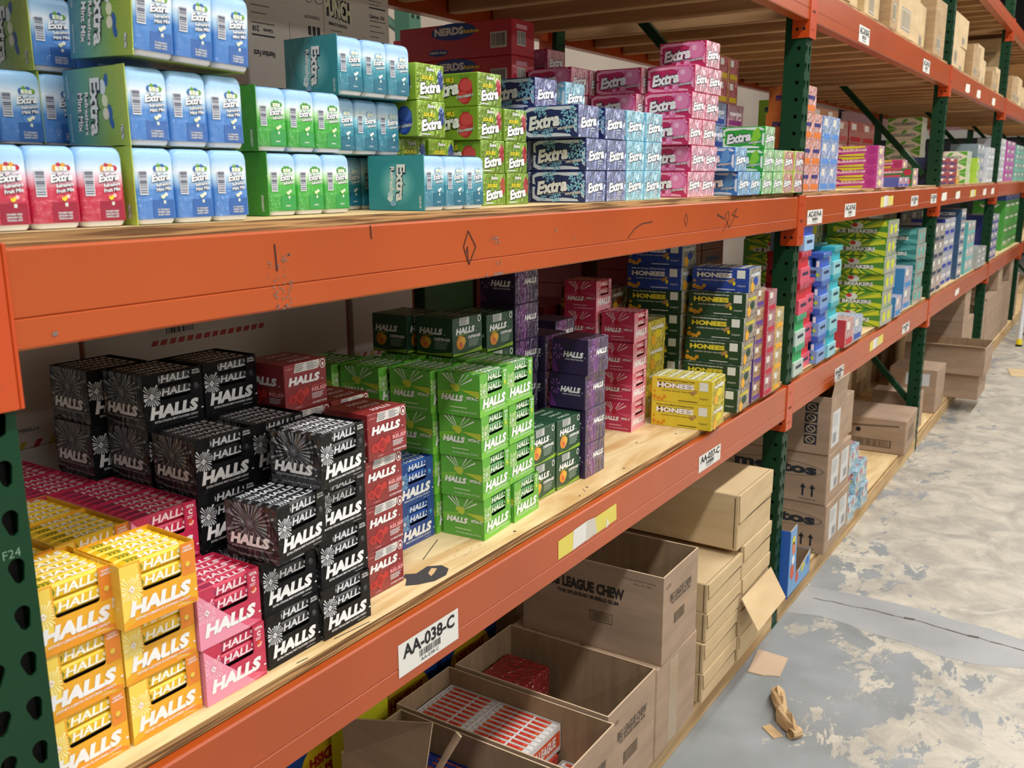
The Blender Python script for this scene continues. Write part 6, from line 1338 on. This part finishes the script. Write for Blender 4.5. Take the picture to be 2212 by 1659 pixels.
rowstack('grey_film_box', 'grey film-wrapped candy box', '7A8C98', 'A8B0B4', 0.22, 0.20, 0.10, 8.28, 0.05, 3, ZMS, 'mid third bay', group=g3, cols=2)
rowstack('white_gum_box', 'white gum box', 'D8DCE4', 'E0E4E8', 0.20, 0.18, 0.095, 8.78, 0.03, 3, ZMS, 'before the fourth post', group=g3, cols=2)
g4 = 'gum and candy boxes past the fourth post'
rowstack('white_gum_box', 'white gum box', 'D8DCE4', 'E0E4E8', 0.26, 0.18, 0.095, 9.45, 0.03, 4, ZMS, 'just past the fourth post', group=g4, cols=2)
rowstack('magenta_gum_box', 'magenta striped gum box', 'B83AA0', 'D49AC8', 0.36, 0.2, 0.075, 10.10, 0.03, 5, ZMS, 'past the white ones', group=g4, cols=2)
rowstack('teal_gum_box', 'mint teal gum box', '6AC0A8', 'B0D8CC', 0.36, 0.2, 0.09, 10.95, 0.03, 4, ZMS, 'at the far end', group=g4, cols=3)
# ---------------------------------------------------------------- lower shelf, second bay onward
h2 = 'mints boxes on the lower shelf of the second bay'
def mento(c, c2, cn, x, y, n, where, z0=ZH, H=0.118, W=0.14):
    D = 0.13
    for i in range(n):
        def mk():
            root = empty('mints_display_box'); g = G(); g.box(0, 0, 0, W, D, H*0.48, film(c2, 0.3), 0.001); g.box(-0.001, -0.001, H*0.82, W+0.001, D+0.001, H, film(c, 0.3), 0.001, {'F': mat(c, 0.35, 0.9, 0.9)})
            g.box(0.001, D*0.75, H*0.4, W-0.001, D-0.002, H*0.83, film(c2, 0.3)); F, Lf, T, R = faces(W, D, H)
            g.text(Lf, 'mentos', D*0.46, H*0.34, H*0.16, NAVY, w=D*0.72, bold=0.05); g.disc(Lf, D*0.74, H*0.18, D*0.10, mat(c, 0.4), 0.0005, 12, ry=H*0.09); g.disc(Lf, D*0.86, H*0.22, D*0.06, mat('B8D03A', 0.4), 0.0006, 8); g.text(F, 'mentos', W*0.5, H*0.3, H*0.14, NAVY, w=W*0.6, bold=0.05)
            g.build('display_carton_body', root)
            for k in range(8):
                b = G(); b.tube((0.016+(k % 4)*0.035, 0.020+(k//4)*0.040, H*0.30), (0.016+(k % 4)*0.035, 0.020+(k//4)*0.040, H*0.815), 0.0145, film(c, 0.2), 12)
                b.rect(Fr((0.016+(k % 4)*0.035-0.0148, 0.020+(k//4)*0.040+0.01, 0), (0, -1, 0), (0, 0, 1), 1, 1), 0.004, H*0.5, 0.016, H*0.72, mat('E4E6F0', 0.4), 0.0002)
                b.build('mints_tube', root)
            return root
        o = instance('mt'+c, mk, 'mints_display_box', (x, y, z0+i*(H+0.001)), math.radians(2)); tag(o, '%s mints tube box, %s%s' % (cn, level(i, n), where), 'mints box', h2)
mento('1FA05A', 'B8CCC0', 'green', 3.475, 0.0, 2, 'the front stack by the second post')
mento('C8182A', 'D84A64', 'red', 3.49, 0.0, 2, 'the stack over the green ones', z0=ZH+2*0.119)
mento('2A4AB8', '9CC0E8', 'blue', 3.52, 0.0, 1, 'alone above the red ones', z0=ZH+4*0.119)
mento('C8182A', 'D84A64', 'red', 3.635, 0.02, 3, 'the second red column')
mento('2E5ABC', '7A9CD0', 'blue', 3.79, 0.0, 4, 'the blue column', H=0.112)
mento('2AB0C0', '8CD0D8', 'turquoise', 3.945, -0.004, 4, 'the turquoise column', H=0.116)
mento('2AB0C0', '8CD0D8', 'turquoise', 4.09, 0.10, 4, 'the second turquoise column', H=0.116)
rowstack('mint_bottle_pack', 'red mints bottle pack', 'C02434', 'D8A8A8', 0.15, 0.12, 0.125, 4.22, -0.004, 1, ZH, 'alone on the bare plywood', group=h2)
rowstack('mint_bottle_pack', 'blue and white mints bottle pack', '2A50A0', 'B8C8E0', 0.17, 0.12, 0.115, 4.385, 0.0, 1, ZH, 'beside the red bottle pack', group=h2)
def icebox(c1, c2, cn, x, y, n, where, W=0.26, D=0.30, H=0.088, z0=ZH, txt='ICE BREAKERS'):
    for i in range(n):
        def mk():
            g = G(); g.box(0, 0, 0, W, D, H, film(c1, 0.25), 0.0012, {'F': mat('BCBEB0', 0.3, 1.0, 1.4)}); F, Lf, T, R = faces(W, D, H); q = mat(c2, 0.5)
            burst(g, Lf, D*0.5, H*0.5, D*0.04, D*0.6, q, 15, 0.0004, clip=(0.002, 0.002, D-0.002, H-0.002), seed=3); g.disc(Lf, D*0.5, H*0.68, D*0.10, mat('D8DCD8', 0.4), 0.0006, 12, ry=H*0.2); g.disc(Lf, D*0.46, H*0.74, D*0.05, mat('C03A34', 0.4), 0.0008, 10, ry=H*0.12)
            g.text(Lf, txt, D*0.5, H*0.40, H*0.22, mat('DCDED8', 0.4), w=D*0.66, bold=0.05, l=0.001, out=mat('2A3A34', 0.5), ow=0.07)
            g.disc(F, W*0.3, H*0.5, W*0.12, q, 0.0004, 10, ry=H*0.3); g.disc(F, W*0.7, H*0.5, W*0.12, q, 0.0004, 10, ry=H*0.3); return g.build('ice_mints_box')
        o = instance('ice%s%g' % (c1, W), mk, 'ice_mints_box', (x+0.012*((i*7) % 3-1), y, z0+i*(H+0.001)), math.radians((i*5) % 3-1)); tag(o, '%s mints box, %s%s' % (cn, level(i, n), where), 'mints box', h2)
icebox('4A8A2A', 'C8D02A', 'lime and green', 4.93, -0.004, 6, 'the tall film-wrapped stack')
icebox('4A8A2A', 'C8D02A', 'lime and green', 4.90, 0.32, 6, 'the row behind the tall stack')
icebox('4A8A2A', 'C8D02A', 'lime and green', 4.62, 0.32, 6, 'the rear column left of the tall stack')
rowstack('blue_candy_pack', 'sky blue candy pack', '3A84C0', 'C8C0D0', 0.16, 0.16, 0.11, 5.30, 0.0, 1, ZH, 'small, beside the lime stack', group=h2)
rowstack('blue_candy_pack', 'sky blue candy pack', '3A84C0', 'C8C0D0', 0.22, 0.18, 0.12, 5.60, 0.02, 2, ZH, 'in front of the teal mints', group=h2, txt='ICEBERG' if 0 else None)
icebox('2A7A78', '5AA8A0', 'teal', 5.90, 0.02, 5, 'the teal stack by the third post', W=0.28)
icebox('2A7A78', '5AA8A0', 'teal', 5.60, 0.24, 6, 'the teal stack in the second row', W=0.28)
h3 = 'mints boxes on the lower shelf past the third post'
rowstack('navy_mint_box', 'slate navy mints box', '2A3C54', 'C0B8B0', 0.20, 0.22, 0.11, 6.46, 0.02, 4, ZH, 'right after the third post', group=h3, cols=2)
rowstack('royal_mint_box', 'royal blue mints box', '22389C', 'C8C8D0', 0.22, 0.22, 0.115, 6.98, 0.04, 4, ZH, 'beyond the slate navy ones', group=h3, txt='ICE', cols=2)
rowstack('steel_mint_box', 'steel blue mints box', '2C5478', 'C8C4C4', 0.22, 0.22, 0.085, 7.55, 0.02, 6, ZH, 'in mid third bay', group=h3, txt='ICE', cols=1)
rowstack('aqua_mint_box', 'aqua and white mints box', '5AB8B8', 'D0CCC8', 0.20, 0.2, 0.10, 7.95, 0.02, 4, ZH, 'past the steel blue ones', group=h3, cols=2)
rowstack('grey_mint_box', 'pale grey mints pack', 'A8ACA8', 'B8BCB8', 0.26, 0.2, 0.08, 8.50, 0.0, 2, ZH, 'low before the fourth post', group=h3, cols=2)
rowstack('dark_case', 'black film-wrapped case', '14161C', '3A3C44', 0.4, 0.3, 0.16, 7.6, 0.45, 3, ZH, 'at the back of the third bay', group=h3, cols=3)
rowstack('amber_case', 'mustard case', 'A8861E', 'B89A40', 0.3, 0.3, 0.17, 6.85, 0.45, 3, ZH, 'at the back of the third bay', group=h3, cols=2)
h4 = 'mints boxes on the lower shelf past the fourth post'
rowstack('indigo_mint_box', 'indigo mints box', '26348C', 'B8B8C8', 0.24, 0.22, 0.08, 9.45, 0.02, 5, ZH, 'just past the fourth post', group=h4, cols=2)
rowstack('green_tube_case', 'vivid green tube case', '3A9A32', '6AB050', 0.44, 0.3, 0.125, 10.7, 0.05, 4, ZH, 'at the far end', group=h4, cols=3, txt='VVV')
rowstack('blue_tray_case', 'cobalt blue tray case', '2A4CA0', '6A84C0', 0.44, 0.3, 0.08, 10.7, 0.05, 1, ZH+4*0.1256, 'over the vivid green ones', group=h4, cols=3)
# ================================================================= things on the floor
g = G(); P = [(2.868, -0.045), (3.055, -0.135), (2.955, -0.245), (2.860, -0.225), (2.815, -0.175), (2.770, -0.112)]
P = [(3.205, -0.010), (3.200, -0.125), (3.055, -0.138), (3.045, -0.110), (3.030, -0.085), (3.026, -0.030)]
def slab(g, P, z0, z1, m, lift=0.0):
    n = len(P); vs = [(x, y, z0) for x, y in P]+[(x, y, z1+(lift if i < 2 else 0)) for i, (x, y) in enumerate(P)]
    g.mesh(vs, [tuple(range(n))], m); g.mesh(vs, [tuple(range(n, 2*n))[::-1]], m); g.mesh(vs, [(i, n+i, n+(i+1) % n, (i+1) % n) for i in range(n)], EDGE)
slab(g, P[::-1], 0.0006, 0.005, noisy('scrap_card', 'B89E84', 'C4AA90', 4, 0.85, (1, 1, 1), 0.3, 0.7))
o = g.build('cardboard_scrap'); tag(o, 'torn flat piece of cardboard lying near the kerb on the concrete', 'cardboard scrap')
g = G(); g.mesh([(7.7, -0.42, 0.001), (7.9, -0.44, 0.001), (7.92, -0.56, 0.001), (7.68, -0.54, 0.001)], [(0, 3, 2, 1), (0, 1, 2, 3)], CARD2); 
slab(g, [(9.25, -0.28), (9.6, -0.22), (9.65, -0.42), (9.3, -0.46)], 0.0006, 0.006, CARD2)
g.v = g.v[4:]; g.f = [tuple(a-4 for a in f) for f in g.f[2:]]; g.m = g.m[2:]
o = g.build('cardboard_scrap'); tag(o, 'small flat cardboard piece far down the aisle', 'cardboard scrap')
# crumpled brown paper twist
g = G(); KP = noisy('kraft_paper', 'B8976C', 'D2B48A', 9, 0.7, (1, 1, 1), 0.35, 0.65, 0.3); rd = random.Random(5)
spine = [(2.955, -0.172, 0.010, 0.014), (2.925, -0.180, 0.024, 0.026), (2.885, -0.188, 0.030, 0.036), (2.840, -0.206, 0.032, 0.034), (2.805, -0.222, 0.026, 0.026), (2.772, -0.240, 0.034, 0.042), (2.742, -0.262, 0.030, 0.050), (2.715, -0.280, 0.022, 0.028)]
rings = []
for x, y, zc, r in spine:
    R_ = []
    for a in range(10):
        an = 2*math.pi*a/10; rr = r*rd.uniform(0.65, 1.2); R_.append((x+0.5*rr*math.cos(an), y+rr*math.cos(an)*0.9, max(0.0012, zc+rr*0.8*math.sin(an))))
    rings.append(R_)
g.loft(rings, KP)
o = g.build('crumpled_paper'); tag(o, 'crumpled twist of brown wrapping paper lying on the concrete floor', 'crumpled paper')
g = G(); slab(g, [(2.745, -0.205), (2.700, -0.262), (2.672, -0.240), (2.715, -0.188)], 0.001, 0.004, KP); rim = []
g.tube((2.735, -0.30, 0.014), (2.700, -0.285, 0.018), 0.020, KP, 9, 0.016, cap=False)
g.build('paper_tail', o)
# ladder at the end of the aisle
root = empty('step_ladder', (0, 0, 0)); LW = mat('D8DCE2', 0.3, metal=0.0); YE = mat('E0C81A', 0.5)
for nm, a, b in (('front_rail', (11.0, -0.185, 0.06), (11.35, -0.185, 2.4)), ('front_rail', (11.0, -0.60, 0.06), (11.35, -0.60, 2.4)), ('rear_rail', (11.85, -0.185, 0.06), (11.42, -0.185, 2.4)), ('rear_rail', (11.85, -0.60, 0.06), (11.42, -0.60, 2.4))):
    g = G(); g.tube(a, b, 0.022, LW, 8); g.build(nm, root)
    g = G(); g.tube((a[0]-0.008, a[1], 0.016), (a[0]+0.004, a[1], 0.075), 0.032, YE, 10, 0.028); g.tube((a[0]-0.008, a[1], 0.0), (a[0]-0.008, a[1], 0.016), 0.033, mat('1A1A1A', 0.8), 10); g.build('foot', root)
for k in range(7):
    zz = 0.35+k*0.3; x = 11.0+0.35*(zz-0.06)/2.34; g = G(); g.box(x-0.02, -0.60, zz-0.012, x+0.07, -0.185, zz+0.012, LW, 0.003); g.build('step', root)
tag(root, 'white step ladder with yellow feet standing at the far right of the aisle', 'ladder')
# pink and white bands on the far wall, seen through the far bays
PINK = mat('C79A9E', 0.8)
g = G(); g.box(23.9, -13, 2.781, 23.99, 5.1, 3.3, PINK); g.build('trim_1', kind='structure')
g = G(); g.box(23.85, -13, 2.6, 23.99, 5.1, 2.78, mat('E8E8E4', 0.6)); g.build('trim_2', kind='structure')
g = G(); g.box(23.85, -13, 3.32, 23.99, 1.9, 3.95, mat('DADCD8', 0.6)); g.build('trim_3', kind='structure')
